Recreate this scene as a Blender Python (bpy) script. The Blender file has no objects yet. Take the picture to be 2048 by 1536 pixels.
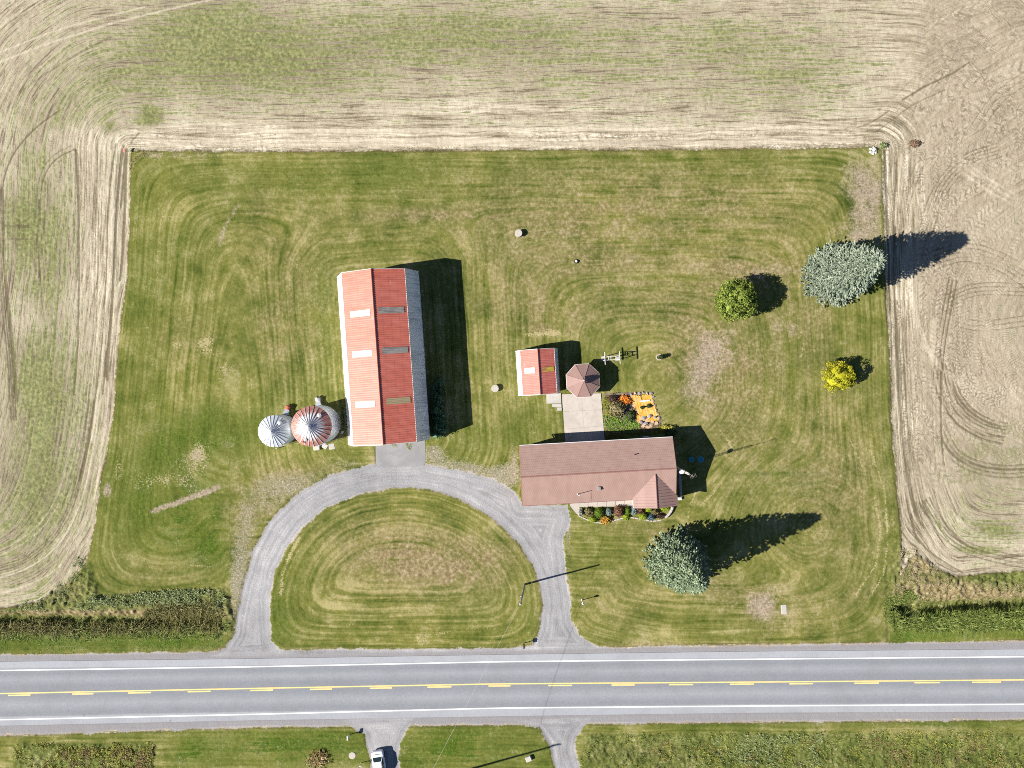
import bpy, math, random
import numpy as np
from mathutils import Vector, Matrix

random.seed(7)
rng = np.random.default_rng(11)
SC = bpy.context.scene
COL = SC.collection

# ------------------------------------------------------------------ camera, world, sun, exposure
H = 108.0            # flying height of the camera in metres
S = 13.3             # ground pixels (of a 2048 px wide photo) per metre
SUN_EL, SUN_AZ = math.radians(35.0), math.radians(15.5)   # shadows run towards this azimuth (ccw from +X)

cam = bpy.data.cameras.new('camera')
cam.sensor_width = 36.0
cam.lens = S * H / 2048 * 36.0
cam.clip_start = 1.0
cam.clip_end = 6000.0
camo = bpy.data.objects.new('camera', cam)
camo.location = (0, 0, H)
COL.objects.link(camo)
SC.camera = camo

world = bpy.data.worlds.new('World')
SC.world = world
world.use_nodes = True
wn = world.node_tree.nodes
wl = world.node_tree.links
wn.clear()
wo = wn.new('ShaderNodeOutputWorld')
bg = wn.new('ShaderNodeBackground')
sky = wn.new('ShaderNodeTexSky')
sky.sky_type = 'NISHITA'
sky.sun_disc = False
sky.sun_elevation = SUN_EL
sky.sun_rotation = math.atan2(-math.cos(SUN_AZ), -math.sin(SUN_AZ)) % (2 * math.pi)
sky.dust_density = 0.3
sky.air_density = 0.75
sky.ozone_density = 4.0
bg.inputs['Strength'].default_value = 0.05
wl.new(sky.outputs[0], bg.inputs[0])
wl.new(bg.outputs[0], wo.inputs[0])

sd = bpy.data.lights.new('sun', 'SUN')
sd.energy = 5.0
sd.angle = math.radians(0.5)
sd.color = (1.0, 0.95, 0.86)
suno = bpy.data.objects.new('sun', sd)
sdir = Vector((math.cos(SUN_AZ) * math.cos(SUN_EL), math.sin(SUN_AZ) * math.cos(SUN_EL), -math.sin(SUN_EL)))
suno.rotation_euler = sdir.to_track_quat('-Z', 'Y').to_euler()
suno.location = (0, 0, 150)
COL.objects.link(suno)

SC.view_settings.view_transform = 'Standard'
SC.view_settings.look = 'None'
SC.view_settings.exposure = 1.0
SC.view_settings.gamma = 1.0
SC.view_settings.use_curve_mapping = False
SC.render.engine = 'CYCLES'
SC.cycles.max_bounces = 4
SC.cycles.diffuse_bounces = 2
SC.cycles.glossy_bounces = 2
SC.cycles.transmission_bounces = 2
SC.cycles.use_denoising = False
SC.cycles.pixel_filter_type = 'BLACKMAN_HARRIS'
SC.cycles.filter_width = 0.95


def g(px, py, z=0.0):
    """survey point of the site plan -> metres, for a point seen at height z"""
    k = (H - z) / H / S
    return ((px - 1024) * k, (768 - py) * k)


# ------------------------------------------------------------------ mesh helpers
class MB:
    def __init__(self):
        self.v = []
        self.f = []

    def add(self, vs, fs):
        o = len(self.v)
        self.v += [tuple(p) for p in vs]
        self.f += [tuple(i + o for i in f) for f in fs]

    def box(self, x0, x1, y0, y1, z0, z1, rot=0.0, c=(0, 0)):
        ca, sa = math.cos(rot), math.sin(rot)
        vs = []
        for z in (z0, z1):
            for (x, y) in ((x0, y0), (x1, y0), (x1, y1), (x0, y1)):
                vs.append((c[0] + x * ca - y * sa, c[1] + x * sa + y * ca, z))
        self.add(vs, [(3, 2, 1, 0), (4, 5, 6, 7), (0, 1, 5, 4), (1, 2, 6, 5), (2, 3, 7, 6), (3, 0, 4, 7)])

    def bbox(self, x0, x1, y0, y1, z0, z1, b=0.03):
        """box with bevelled top and vertical edges (chamfered)"""
        def ring(i, z):
            return [(x0 + i, y0, z), (x1 - i, y0, z), (x1, y0 + i, z), (x1, y1 - i, z), (x1 - i, y1, z), (x0 + i, y1, z), (x0, y1 - i, z), (x0, y0 + i, z)]
        r0 = ring(b, z0)
        r1 = ring(b, z1 - b)
        r2 = [(x0 + b + (b if p[0] < (x0 + x1) / 2 else -b) * 0 if False else min(max(p[0], x0 + b), x1 - b), min(max(p[1], y0 + b), y1 - b), z1) for p in r1]
        vs = r0 + r1 + r2
        fs = [tuple(range(7, -1, -1)), tuple(range(16, 24))]
        for k in (0, 8):
            for i in range(8):
                j = (i + 1) % 8
                fs.append((k + i, k + j, k + 8 + j, k + 8 + i))
        self.add(vs, fs)

    def tube(self, p0, p1, r0, r1=None, n=8, caps=True):
        r1 = r0 if r1 is None else r1
        a, b = Vector(p0), Vector(p1)
        d = (b - a).normalized()
        u = d.orthogonal().normalized()
        w = d.cross(u)
        vs = []
        for (c, r) in ((a, r0), (b, r1)):
            for i in range(n):
                t = 2 * math.pi * i / n
                vs.append(c + u * math.cos(t) * r + w * math.sin(t) * r)
        fs = [(i, (i + 1) % n, n + (i + 1) % n, n + i) for i in range(n)]
        if caps:
            fs += [tuple(range(n - 1, -1, -1)), tuple(range(n, 2 * n))]
        self.add(vs, fs)

    def path(self, pts, r, n=6):
        for a, b in zip(pts[:-1], pts[1:]):
            self.tube(a, b, r, r, n)

    def lathe(self, prof, n=24, c=(0, 0), a0=0.0, wob=None):
        """prof: list of (radius, z) from bottom to top"""
        vs = []
        for (r, z) in prof:
            for i in range(n):
                t = a0 + 2 * math.pi * i / n
                rr = r * (wob(t, z) if wob else 1)
                vs.append((c[0] + rr * math.cos(t), c[1] + rr * math.sin(t), z))
        fs = []
        m = len(prof)
        for k in range(m - 1):
            for i in range(n):
                j = (i + 1) % n
                fs.append((k * n + i, k * n + j, (k + 1) * n + j, (k + 1) * n + i))
        fs.append(tuple(range(n - 1, -1, -1)))
        fs.append(tuple((m - 1) * n + i for i in range(n)))
        self.add(vs, fs)

    def prism(self, poly, z0, z1):
        n = len(poly)
        vs = [(x, y, z0) for x, y in poly] + [(x, y, z1) for x, y in poly]
        fs = [tuple(range(n - 1, -1, -1)), tuple(range(n, 2 * n))]
        fs += [(i, (i + 1) % n, n + (i + 1) % n, n + i) for i in range(n)]
        self.add(vs, fs)

    def blob(self, c, rx, ry, rz, rough=0.15, n=8, m=5, rnd=random):
        """an irregular stone or clod, flat below"""
        vs = []
        for k in range(m + 1):
            ph = math.pi * k / m
            for i in range(n):
                t = 2 * math.pi * i / n
                q = 1 + rnd.uniform(-rough, rough)
                vs.append((c[0] + rx * math.sin(ph) * math.cos(t) * q, c[1] + ry * math.sin(ph) * math.sin(t) * q, c[2] + rz * math.cos(ph) * q))
        fs = []
        for k in range(m):
            for i in range(n):
                j = (i + 1) % n
                fs.append((k * n + j, k * n + i, (k + 1) * n + i, (k + 1) * n + j))
        self.add(vs, fs)

    def build(self, name, mat, parent=None, smooth=False):
        me = bpy.data.meshes.new(name)
        me.from_pydata(self.v, [], self.f)
        me.update()
        if smooth:
            me.polygons.foreach_set('use_smooth', [True] * len(me.polygons))
        if mat is not None:
            me.materials.append(mat)
        o = bpy.data.objects.new(name, me)
        COL.objects.link(o)
        if parent is not None:
            o.parent = parent
        return o


def np_mesh(name, verts, quads, mat, parent=None, smooth=False, nside=4):
    me = bpy.data.meshes.new(name)
    nv, nf = len(verts), len(quads)
    me.vertices.add(nv)
    me.vertices.foreach_set('co', np.ascontiguousarray(verts, dtype=np.float32).ravel())
    me.loops.add(nf * nside)
    me.loops.foreach_set('vertex_index', np.ascontiguousarray(quads, dtype=np.int32).ravel())
    me.polygons.add(nf)
    me.polygons.foreach_set('loop_start', np.arange(0, nf * nside, nside, dtype=np.int32))
    try:
        me.polygons.foreach_set('loop_total', np.full(nf, nside, dtype=np.int32))
    except Exception:
        pass
    me.update(calc_edges=True)
    me.polygons.foreach_set('use_smooth', np.full(nf, smooth, dtype=bool))
    if mat is not None:
        me.materials.append(mat)
    o = bpy.data.objects.new(name, me)
    COL.objects.link(o)
    if parent is not None:
        o.parent = parent
    return o


def tag(o, label=None, cat=None, group=None, kind=None):
    if label:
        o['label'] = label
    if cat:
        o['category'] = cat
    if group:
        o['group'] = group
    if kind:
        o['kind'] = kind
    return o


def thing(name, label, cat, loc=(0, 0, 0), rotz=0.0, group=None):
    o = bpy.data.objects.new(name, None)
    o.empty_display_size = 0.3
    COL.objects.link(o)
    o.location = loc
    o.rotation_euler = (0, 0, rotz)
    return tag(o, label, cat, group)


def dup(root, loc, rotz=0.0, label=None, scale=None):
    kids = list(root.children)
    r = root.copy()
    COL.objects.link(r)
    r.location = loc
    r.rotation_euler = (0, 0, rotz)
    if scale:
        r.scale = scale
    if label:
        r['label'] = label
    for ch in kids:
        sub = list(ch.children)
        c = ch.copy()
        COL.objects.link(c)
        c.parent = r
        for s in sub:
            d = s.copy()
            COL.objects.link(d)
            d.parent = c
    return r


# ------------------------------------------------------------------ material helpers
class NT:
    def __init__(self, name):
        self.m = bpy.data.materials.new(name)
        self.m.use_nodes = True
        self.t = self.m.node_tree
        self.n = self.t.nodes
        self.l = self.t.links
        self.n.clear()
        self.out = self.n.new('ShaderNodeOutputMaterial')
        self.p = self.n.new('ShaderNodeBsdfPrincipled')
        self.l.new(self.p.outputs[0], self.out.inputs[0])
        self.p.inputs['Roughness'].default_value = 0.85
        self.p.inputs['Specular IOR Level'].default_value = 0.2

    def _in(self, sock, v):
        if isinstance(v, bpy.types.NodeSocket):
            self.l.new(v, sock)
        elif v is not None:
            if isinstance(v, (tuple, list)) and len(v) == 3 and sock.type == 'RGBA':
                v = (*v, 1.0)
            sock.default_value = v

    def attr(self, name):
        a = self.n.new('ShaderNodeAttribute')
        a.attribute_name = name
        return a.outputs['Fac']

    def math(self, op, a, b=None, c=None, clamp=False):
        n = self.n.new('ShaderNodeMath')
        n.operation = op
        n.use_clamp = clamp
        self._in(n.inputs[0], a)
        if b is not None:
            self._in(n.inputs[1], b)
        if c is not None:
            self._in(n.inputs[2], c)
        return n.outputs[0]

    def mul(self, a, b):
        return self.math('MULTIPLY', a, b)

    def addn(self, a, b):
        return self.math('ADD', a, b)

    def sstep(self, v, lo, hi):
        n = self.n.new('ShaderNodeMapRange')
        n.interpolation_type = 'SMOOTHSTEP'
        self._in(n.inputs['Value'], v)
        n.inputs['From Min'].default_value = lo
        n.inputs['From Max'].default_value = hi
        return n.outputs[0]

    def lin(self, v, lo, hi, a=0.0, b=1.0):
        n = self.n.new('ShaderNodeMapRange')
        self._in(n.inputs['Value'], v)
        n.inputs['From Min'].default_value = lo
        n.inputs['From Max'].default_value = hi
        n.inputs['To Min'].default_value = a
        n.inputs['To Max'].default_value = b
        return n.outputs[0]

    def mix(self, f, a, b, mode='MIX'):
        n = self.n.new('ShaderNodeMix')
        n.data_type = 'RGBA'
        n.blend_type = mode
        self._in(n.inputs[0], f)
        self._in(n.inputs[6], a)
        self._in(n.inputs[7], b)
        return n.outputs[2]

    def pos(self):
        n = self.n.new('ShaderNodeNewGeometry')
        return n.outputs['Position']

    def obj(self):
        n = self.n.new('ShaderNodeTexCoord')
        return n.outputs['Object']

    def sep(self, v):
        n = self.n.new('ShaderNodeSeparateXYZ')
        self.l.new(v, n.inputs[0])
        return n.outputs

    def comb(self, x, y, z):
        n = self.n.new('ShaderNodeCombineXYZ')
        self._in(n.inputs[0], x)
        self._in(n.inputs[1], y)
        self._in(n.inputs[2], z)
        return n.outputs[0]

    def noise(self, vec, scale, detail=3.0, rough=0.55, dist=0.0, off=None):
        if off is not None:
            a = self.n.new('ShaderNodeVectorMath')
            a.operation = 'ADD'
            self.l.new(vec, a.inputs[0])
            a.inputs[1].default_value = off
            vec = a.outputs[0]
        n = self.n.new('ShaderNodeTexNoise')
        n.inputs['Scale'].default_value = scale
        n.inputs['Detail'].default_value = detail
        n.inputs['Roughness'].default_value = rough
        n.inputs['Distortion'].default_value = dist
        self.l.new(vec, n.inputs['Vector'])
        return n.outputs['Fac']

    def scalev(self, vec, s):
        n = self.n.new('ShaderNodeVectorMath')
        n.operation = 'MULTIPLY'
        self.l.new(vec, n.inputs[0])
        n.inputs[1].default_value = s
        return n.outputs[0]

    def ramp(self, f, stops):
        n = self.n.new('ShaderNodeValToRGB')
        e = n.color_ramp.elements
        while len(e) < len(stops):
            e.new(0.5)
        for el, (p, c) in zip(e, stops):
            el.position = p
            el.color = (*c, 1.0)
        self._in(n.inputs[0], f)
        return n.outputs[0]

    def island(self):
        n = self.n.new('ShaderNodeNewGeometry')
        return n.outputs['Random Per Island']

    def bump(self, h, strength, dist):
        n = self.n.new('ShaderNodeBump')
        n.inputs['Strength'].default_value = strength
        n.inputs['Distance'].default_value = dist
        self.l.new(h, n.inputs['Height'])
        self.l.new(n.outputs[0], self.p.inputs['Normal'])

    def color(self, c):
        self._in(self.p.inputs['Base Color'], c)

    def set(self, rough=None, metal=None, spec=None):
        if rough is not None:
            self._in(self.p.inputs['Roughness'], rough)
        if metal is not None:
            self._in(self.p.inputs['Metallic'], metal)
        if spec is not None:
            self._in(self.p.inputs['Specular IOR Level'], spec)
        return self.m


def simple(name, a, b, scale=2.0, rough=0.8, metal=0.0, spec=0.2, detail=4.0, bump=0.0):
    t = NT(name)
    n = t.noise(t.obj(), scale, detail, 0.6)
    t.color(t.mix(t.sstep(n, 0.3, 0.7), a, b))
    if bump:
        t.bump(n, 0.6, bump)
    return t.set(rough, metal, spec)


def foliage(name, stops, rough=0.6, patch=None):
    t = NT(name)
    r = t.island()
    c = t.ramp(r, stops)
    if patch:
        f = t.sstep(t.noise(t.obj(), patch[1], 2.0), 0.45, 0.65)
        c = t.mix(f, c, patch[0])
    t.color(c)
    return t.set(rough, 0.0, 0.15)


# ------------------------------------------------------------------ distance fields of the site plan (plan pixels)
def seg_dist(X, Y, a, b):
    dx, dy = b[0] - a[0], b[1] - a[1]
    L = dx * dx + dy * dy + 1e-9
    t = np.clip(((X - a[0]) * dx + (Y - a[1]) * dy) / L, 0, 1)
    return (X - a[0] - t * dx) ** 2 + (Y - a[1] - t * dy) ** 2


def sdf_poly(X, Y, poly):
    d = np.full(X.shape, 1e12, dtype=np.float32)
    ins = np.zeros(X.shape, dtype=bool)
    n = len(poly)
    for i in range(n):
        a, b = poly[i], poly[(i + 1) % n]
        d = np.minimum(d, seg_dist(X, Y, a, b))
        c = ((a[1] > Y) != (b[1] > Y))
        xi = (b[0] - a[0]) * (Y - a[1]) / ((b[1] - a[1]) if b[1] != a[1] else 1e-9) + a[0]
        ins ^= (c & (X < xi))
    d = np.sqrt(d)
    return np.where(ins, d, -d)


def line_dist(X, Y, pts):
    d = np.full(X.shape, 1e12, dtype=np.float32)
    for a, b in zip(pts[:-1], pts[1:]):
        d = np.minimum(d, seg_dist(X, Y, a, b))
    return np.sqrt(d)


def vnoise(X, Y, scale, seed):
    """smooth value noise in -1..1, cell size = scale plan pixels"""
    r = np.random.default_rng(seed)
    N = 256
    tab = r.uniform(-1, 1, (N, N)).astype(np.float32)
    x, y = X / scale + 1000.37, Y / scale + 1000.71
    xi, yi = np.floor(x).astype(np.int64), np.floor(y).astype(np.int64)
    fx, fy = (x - xi).astype(np.float32), (y - yi).astype(np.float32)
    fx, fy = fx * fx * (3 - 2 * fx), fy * fy * (3 - 2 * fy)
    a, b = tab[xi % N, yi % N], tab[(xi + 1) % N, yi % N]
    c, d = tab[xi % N, (yi + 1) % N], tab[(xi + 1) % N, (yi + 1) % N]
    return (a * (1 - fx) + b * fx) * (1 - fy) + (c * (1 - fx) + d * fx) * fy


def press(arr, pts, w, a):
    """add a soft line to a field, working only near the line"""
    xs = [p[0] for p in pts]
    ys = [p[1] for p in pts]
    r = 3.2 * w
    k = np.nonzero((X > min(xs) - r) & (X < max(xs) + r) & (Y > min(ys) - r) & (Y < max(ys) + r))[0]
    if len(k):
        arr[k] += a * np.exp(-(line_dist(X[k], Y[k], pts) / w) ** 2)


def smin(ds, k):
    s = np.zeros(ds[0].shape, dtype=np.float64)
    for d in ds:
        s += np.exp(-np.clip(d, -40 * k, 60 * k) / k)
    return -k * np.log(s + 1e-30)


def blobs(X, Y, lst):
    o = np.zeros(X.shape, dtype=np.float32)
    for (cx, cy, rx, ry, a) in lst:
        o += a * np.exp(-(((X - cx) / rx) ** 2 + ((Y - cy) / ry) ** 2))
    return o


LAWN = [(262, 301), (450, 303), (700, 303), (1000, 301), (1300, 300), (1600, 297), (1755, 293), (1764, 300), (1767, 450), (1772, 600), (1780, 760), (1785, 880), (1795, 1000), (1803, 1090), (1797, 1160), (1778, 1195), (1772, 1240), (1775, 1285), (1400, 1290), (1200, 1296), (1000, 1297), (600, 1302), (430, 1306), (455, 1290), (468, 1240), (462, 1200), (450, 1182), (350, 1182), (240, 1190), (180, 1195), (172, 1130), (188, 1060), (203, 960), (217, 890), (228, 820), (235, 720), (243, 640), (255, 560), (259, 420)]
DRIVE = [(410, 1316), (450, 1296), (468, 1270), (474, 1230), (484, 1180), (505, 1105), (535, 1045), (585, 992), (655, 950), (735, 930), (755, 926), (852, 926), (925, 942), (985, 956), (1030, 980), (1045, 1008), (1135, 1010), (1142, 1040), (1128, 1080), (1132, 1130), (1140, 1190), (1145, 1240), (1160, 1270), (1205, 1299), (1000, 1304), (600, 1312)]
ISLAND = [(562, 1298), (545, 1280), (540, 1240), (541, 1190), (553, 1140), (575, 1095), (605, 1055), (655, 1015), (715, 990), (780, 978), (830, 978), (880, 985), (940, 1008), (990, 1040), (1035, 1085), (1062, 1125), (1078, 1165), (1084, 1210), (1080, 1260), (1066, 1291), (1000, 1295), (800, 1297)]
VERGE_L = [(-9000, 1290), (-200, 1224), (0, 1216), (80, 1203), (130, 1170), (180, 1120), (200, 1190), (455, 1178), (472, 1240), (456, 1290), (415, 1306), (0, 1310), (-9000, 1370)]
VERGE_R = [(1770, 1200), (1795, 1155), (1830, 1105), (1870, 1135), (1910, 1152), (2048, 1140), (9000, 1080), (9000, 1215), (2048, 1281), (1775, 1288)]
S_DRIVE_A = [(672, 1436), (838, 1430), (822, 1452), (808, 1470), (800, 1500), (803, 1545), (815, 1800), (745, 1800), (742, 1545), (738, 1502), (728, 1470), (700, 1453)]
S_DRIVE_B = [(1020, 1440), (1190, 1430), (1168, 1455), (1155, 1475), (1152, 1500), (1166, 1545), (1230, 1800), (1160, 1800), (1110, 1545), (1098, 1490), (1078, 1458)]
RX = [-40000, 0, 512, 1000, 1500, 2048, 40000]


def along(x, ys, slope=0.0085):
    xs = [-40000, 0, 512, 1000, 1500, 2048, 40000]
    yy = [ys[0] + 40000 * slope] + list(ys) + [ys[-1] - (40000 - 2048) * slope]
    return np.interp(x, xs, yy)


Y_GN = (1309, 1302, 1296, 1290, 1281)      # grass edge, house side
Y_AN = (1323, 1317, 1309, 1302.5, 1298)    # asphalt edge, house side
Y_WN = (1340.5, 1333, 1323, 1318, 1313)    # white edge line
Y_YE = (1386.5, 1376, 1367, 1363.5, 1359)  # yellow centre line
Y_WS = (1439, 1428, 1415.5, 1411.5, 1408)
Y_AS = (1451, 1440, 1432, 1425, 1423)
Y_GS = (1471, 1454, 1449, 1444, 1439)

BARN_C = (-18.93, 3.82)
BARN_ROT = math.radians(4.0)
BARN_L, BARN_WB, BARN_WE = 12.35, 4.52, 6.0
BARN_HE, BARN_HB, BARN_HR = 2.2, 5.7, 7.35
HOUSE_ROT = math.radians(3.2)


def rect_px(c, rot, hx, hy):
    ca, sa = math.cos(rot), math.sin(rot)
    o = []
    for (x, y) in ((-hx, -hy), (hx, -hy), (hx, hy), (-hx, hy)):
        wx, wy = c[0] + x * ca - y * sa, c[1] + x * sa + y * ca
        o.append((1024 + wx * S, 768 - wy * S))
    return o


# ---- graded grid: fine inside the surveyed area, coarse out to the horizon
STEP = 2.2
fx = np.arange(-60, 2110, STEP)
fy = np.arange(-60, 1600, STEP)
grow = np.cumsum(6.0 * 1.28 ** np.arange(34))
grow = grow[grow < 34000]
gx = np.concatenate([fx[0] - grow[::-1], fx, fx[-1] + grow])
gy = np.concatenate([fy[0] - grow[::-1], fy, fy[-1] + grow])
NX, NY = len(gx), len(gy)
X, Y = np.meshgrid(gx, gy, indexing='xy')
X = X.ravel().astype(np.float32)
Y = Y.ravel().astype(np.float32)

wob = 3.0 * vnoise(X, Y, 26, 1) + 1.5 * vnoise(X, Y, 9, 2)
dl = sdf_poly(X, Y, LAWN)
dvl = sdf_poly(X, Y, VERGE_L)
dvr = sdf_poly(X, Y, VERGE_R)
d_dr = sdf_poly(X, Y, DRIVE)
d_is = sdf_poly(X, Y, ISLAND)
d_sa = sdf_poly(X, Y, S_DRIVE_A)
d_sb = sdf_poly(X, Y, S_DRIVE_B)
yGN, yGS = along(X, Y_GN).astype(np.float32), along(X, Y_GS).astype(np.float32)
yAN, yAS = along(X, Y_AN).astype(np.float32), along(X, Y_AS).astype(np.float32)
d_strip = np.minimum(Y - yGN, yGS - Y)                     # road corridor with its gravel shoulders
d_south = Y - yGS
d_gr = np.maximum.reduce([np.minimum(d_dr, -d_is), np.minimum(d_sa, 400), np.minimum(d_sb, 400), d_strip])   # + inside gravel
d_grass = np.maximum.reduce([dl, dvl, dvr, d_south]) + 0.6 * wob   # + inside grass
d_gr = d_gr + 0.5 * wob

# row coordinate in the fields: distance from the lot, rounded where the verge meets it
edgeL = np.minimum(-dl, 5000)
d_v = np.minimum(-dvl, -dvr)
vf = smin([np.abs(edgeL) + 0.0, np.maximum(d_v, 0.0)], 42.0)
vf = vf + 5 * vnoise(X, Y, 160, 5) + 2.0 * vnoise(X, Y, 60, 6)
# far from the lot the upper field is worked in straight passes
wt = np.clip((235 - Y) / 60, 0, 1) * np.clip((X - 120) / 260, 0, 1) * np.clip((1990 - X) / 250, 0, 1)
vtop = (301 - Y) - 0.009 * (X - 1000) + 5 * vnoise(X, Y, 160, 5) + 2.0 * vnoise(X, Y, 60, 6)
vf = vf * (1 - wt) + vtop * wt
# mowing coordinate on the lawn: passes go round the lot edge, the buildings and the trees
barn_px = rect_px(BARN_C, BARN_ROT, BARN_WE, BARN_L)
house_px = [(1040, 1005), (1035, 890), (1340, 873), (1352, 1030), (1160, 1045)]
d_bl = -sdf_poly(X, Y, barn_px)
d_ho = -sdf_poly(X, Y, house_px)
d_bed = -sdf_poly(X, Y, [(1030, 700), (1205, 690), (1245, 700), (1325, 850), (1200, 870), (1120, 800), (1038, 790)])
def circ(cx, cy, r):
    return np.sqrt((X - cx) ** 2 + (Y - cy) ** 2) - r
e_l = X - np.interp(Y, [300, 420, 560, 720, 890, 1060, 1200], [262, 259, 255, 235, 217, 188, 172]).astype(np.float32)
e_r = np.interp(Y, [300, 600, 880, 1090, 1290], [1766, 1772, 1785, 1803, 1774]).astype(np.float32) - X
e_s = np.where(X < 460, 1188 - Y, 1292 - Y)
mow = smin([e_l, e_r, Y - 301, np.maximum(-d_dr, e_s - 40), e_s + 0.0, d_bl + 10, circ(1610, 1050, 4) * 1.15 + 25], 38.0)
IS_TOP = [(562, 1310), (545, 1280), (540, 1240), (541, 1190), (553, 1140), (575, 1095), (605, 1055), (655, 1015), (715, 990), (780, 978), (830, 978), (880, 985), (940, 1008), (990, 1040), (1035, 1085), (1062, 1125), (1078, 1165), (1084, 1210), (1080, 1260), (1066, 1310)]
mow = np.where(d_is > -2, smin([line_dist(X, Y, IS_TOP), 1296 - Y], 22.0) + 1.3 * vnoise(X, Y, 60, 12), mow)
mow = np.where(Y > 1290, (Y - 1290), mow)
mow = mow + np.where(d_is > 0, 0.35, 1.0) * (5 * vnoise(X, Y, 190, 9) + 2.0 * vnoise(X, Y, 80, 7) + 0.9 * vnoise(X, Y, 30, 8))
in_grass = d_grass > 0
row = np.where(in_grass, mow, vf) / S

# painted survey of soil, dryness and growth (albedo only)
lush = blobs(X, Y, [(330, 345, 70, 45, .35), (560, 380, 120, 50, .3), (750, 360, 160, 45, .35), (380, 480, 90, 80, .15), (640, 580, 35, 60, .45), (655, 640, 22, 130, .6), (300, 700, 60, 160, .15), (330, 1000, 110, 80, .45), (400, 1080, 60, 90, .35), (420, 880, 120, 50, .3), (480, 780, 130, 70, .2), (420, 860, 130, 60, .3),
                        (330, 1000, 140, 90, .45), (380, 1120, 90, 70, .35), (430, 1080, 22, 110, .5), (560, 1230, 40, 70, .75), (600, 1130, 50, 60, .35), (1000, 1240, 60, 50, .3), (1060, 1190, 16, 60, .35), (960, 430, 120, 90, .12), (1010, 500, 26, 45, .55), (940, 880, 90, 35, .25),
                        (1080, 840, 60, 50, .3), (1000, 870, 60, 40, .3), (1350, 800, 50, 50, .35), (1560, 960, 110, 40, .25), (1520, 340, 120, 40, .2), (1100, 330, 200, 25, .25), (1600, 770, 70, 60, .25), (1520, 1060, 80, 60, .1), (1560, 947, 90, 6, .75), (1600, 968, 70, 5, .7), (1570, 988, 90, 5, .5), (700, 340, 300, 26, .25), (290, 560, 40, 200, .3), (350, 880, 120, 60, .35), (1500, 690, 60, 40, .35), (1560, 720, 50, 50, .35), (1180, 1160, 40, 80, .15), (1770, 960, 16, 120, .35),
                        (900, 1500, 130, 50, 1.3), (520, 1490, 160, 40, .9), (380, 1510, 40, 30, 1.0), (640, 1490, 90, 40, .9), (200, 1458, 170, 12, .75), (1900, 1447, 200, 9, .7), (1500, 1450, 300, 10, .5), (1090, 1520, 20, 40, .6), (100, 1285, 140, 14, .9), (360, 1285, 120, 18, .95), (1920, 1268, 170, 12, .9), (1990, 1155, 70, 9, 1.0)])
dry = blobs(X, Y, [(520, 1000, 60, 50, .55), (600, 950, 80, 30, .5), (485, 1080, 24, 90, .4), (1250, 430, 380, 120, .55), (1150, 560, 260, 120, .3), (600, 520, 160, 160, .2), (1700, 1000, 110, 160, .3), (1500, 400, 140, 60, .15), (1480, 560, 70, 40, .6), (1560, 530, 70, 35, .4), (1600, 640, 60, 45, .5), (1430, 760, 90, 110, .55), (1400, 700, 60, 60, .4), (1350, 640, 90, 70, .25), (1100, 620, 90, 40, .35), (1100, 660, 60, 12, .4), (560, 620, 60, 120, .25), (580, 700, 60, 80, .2), (370, 680, 60, 50, .25),
                       (850, 1120, 150, 50, .9), (900, 1140, 80, 30, .5), (760, 1060, 130, 60, .3), (1000, 1110, 40, 50, .25), (860, 1200, 200, 60, .15), (1000, 700, 40, 160, .25), (1650, 900, 120, 250, .25), (1480, 900, 90, 150, .25), (1620, 1230, 130, 60, .25), (1250, 1200, 120, 60, .25), (1320, 1090, 45, 45, .5), (1430, 1170, 60, 30, .35), (1500, 1200, 60, 40, .4),
                       (1300, 1290, 300, 6, .5), (700, 1300, 300, 6, .7), (1500, 720, 120, 60, .25), (1230, 1050, 60, 20, .2), (520, 430, 25, 60, .2), (860, 430, 120, 12, .55), (330, 1150, 110, 30, .3), (140, 1226, 240, 7, 1.6), (370, 1225, 90, 24, .8), (120, 1180, 50, 24, .6), (1950, 1188, 160, 13, 1.6), (1880, 1172, 70, 16, 1.2), (1845, 1125, 36, 30, 1.0), (640, 1500, 60, 30, .1), (1800, 1460, 200, 20, .15), (1280, 1500, 120, 20, .2)])
bare = blobs(X, Y, [(1412, 728, 42, 62, 1.1), (1380, 770, 30, 35, .5), (1440, 690, 40, 30, .5), (1722, 390, 36, 85, 1.25), (1752, 400, 12, 90, .6), (1705, 470, 44, 20, .6), (1530, 545, 60, 14, .45), (1575, 655, 45, 22, .45), (1400, 545, 40, 20, .25), (392, 915, 26, 22, .7), (360, 960, 55, 26, .38), (216, 980, 9, 15, 1.4), (1524, 1216, 26, 24, 1.5), (1505, 1195, 34, 28, .35), (1545, 1190, 30, 20, .35), (1310, 1085, 22, 26, .4),
                        (1432, 1165, 26, 14, .5), (410, 690, 26, 26, .32), (450, 735, 30, 20, .3), (350, 1010, 10, 6, .2), (630, 1520, 24, 14, .3), (760, 905, 40, 16, .25), (700, 930, 60, 14, .45), (1830, 1120, 20, 30, .35), (300, 310, 25, 10, .7), (380, 312, 70, 8, .5), (1190, 700, 18, 10, .5), (805, 1515, 10, 22, .6), (790, 1115, 70, 15, .12), (1540, 1265, 30, 18, .45), (350, 1480, 10, 5, .5), (326, 1508, 8, 6, .6), (880, 435, 100, 3, .4)])
bare += 1.3 * np.exp(-(line_dist(X, Y, [(305, 1022), (370, 1000), (437, 975)]) / 6.0) ** 2)
bare += 0.8 * np.exp(-(line_dist(X, Y, [(478, 410), (455, 445), (438, 490)]) / 5.0) ** 2)
def lw(pts, w, a):
    o = np.zeros(X.shape, dtype=np.float32)
    press(o, pts, w, a)
    return o



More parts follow.
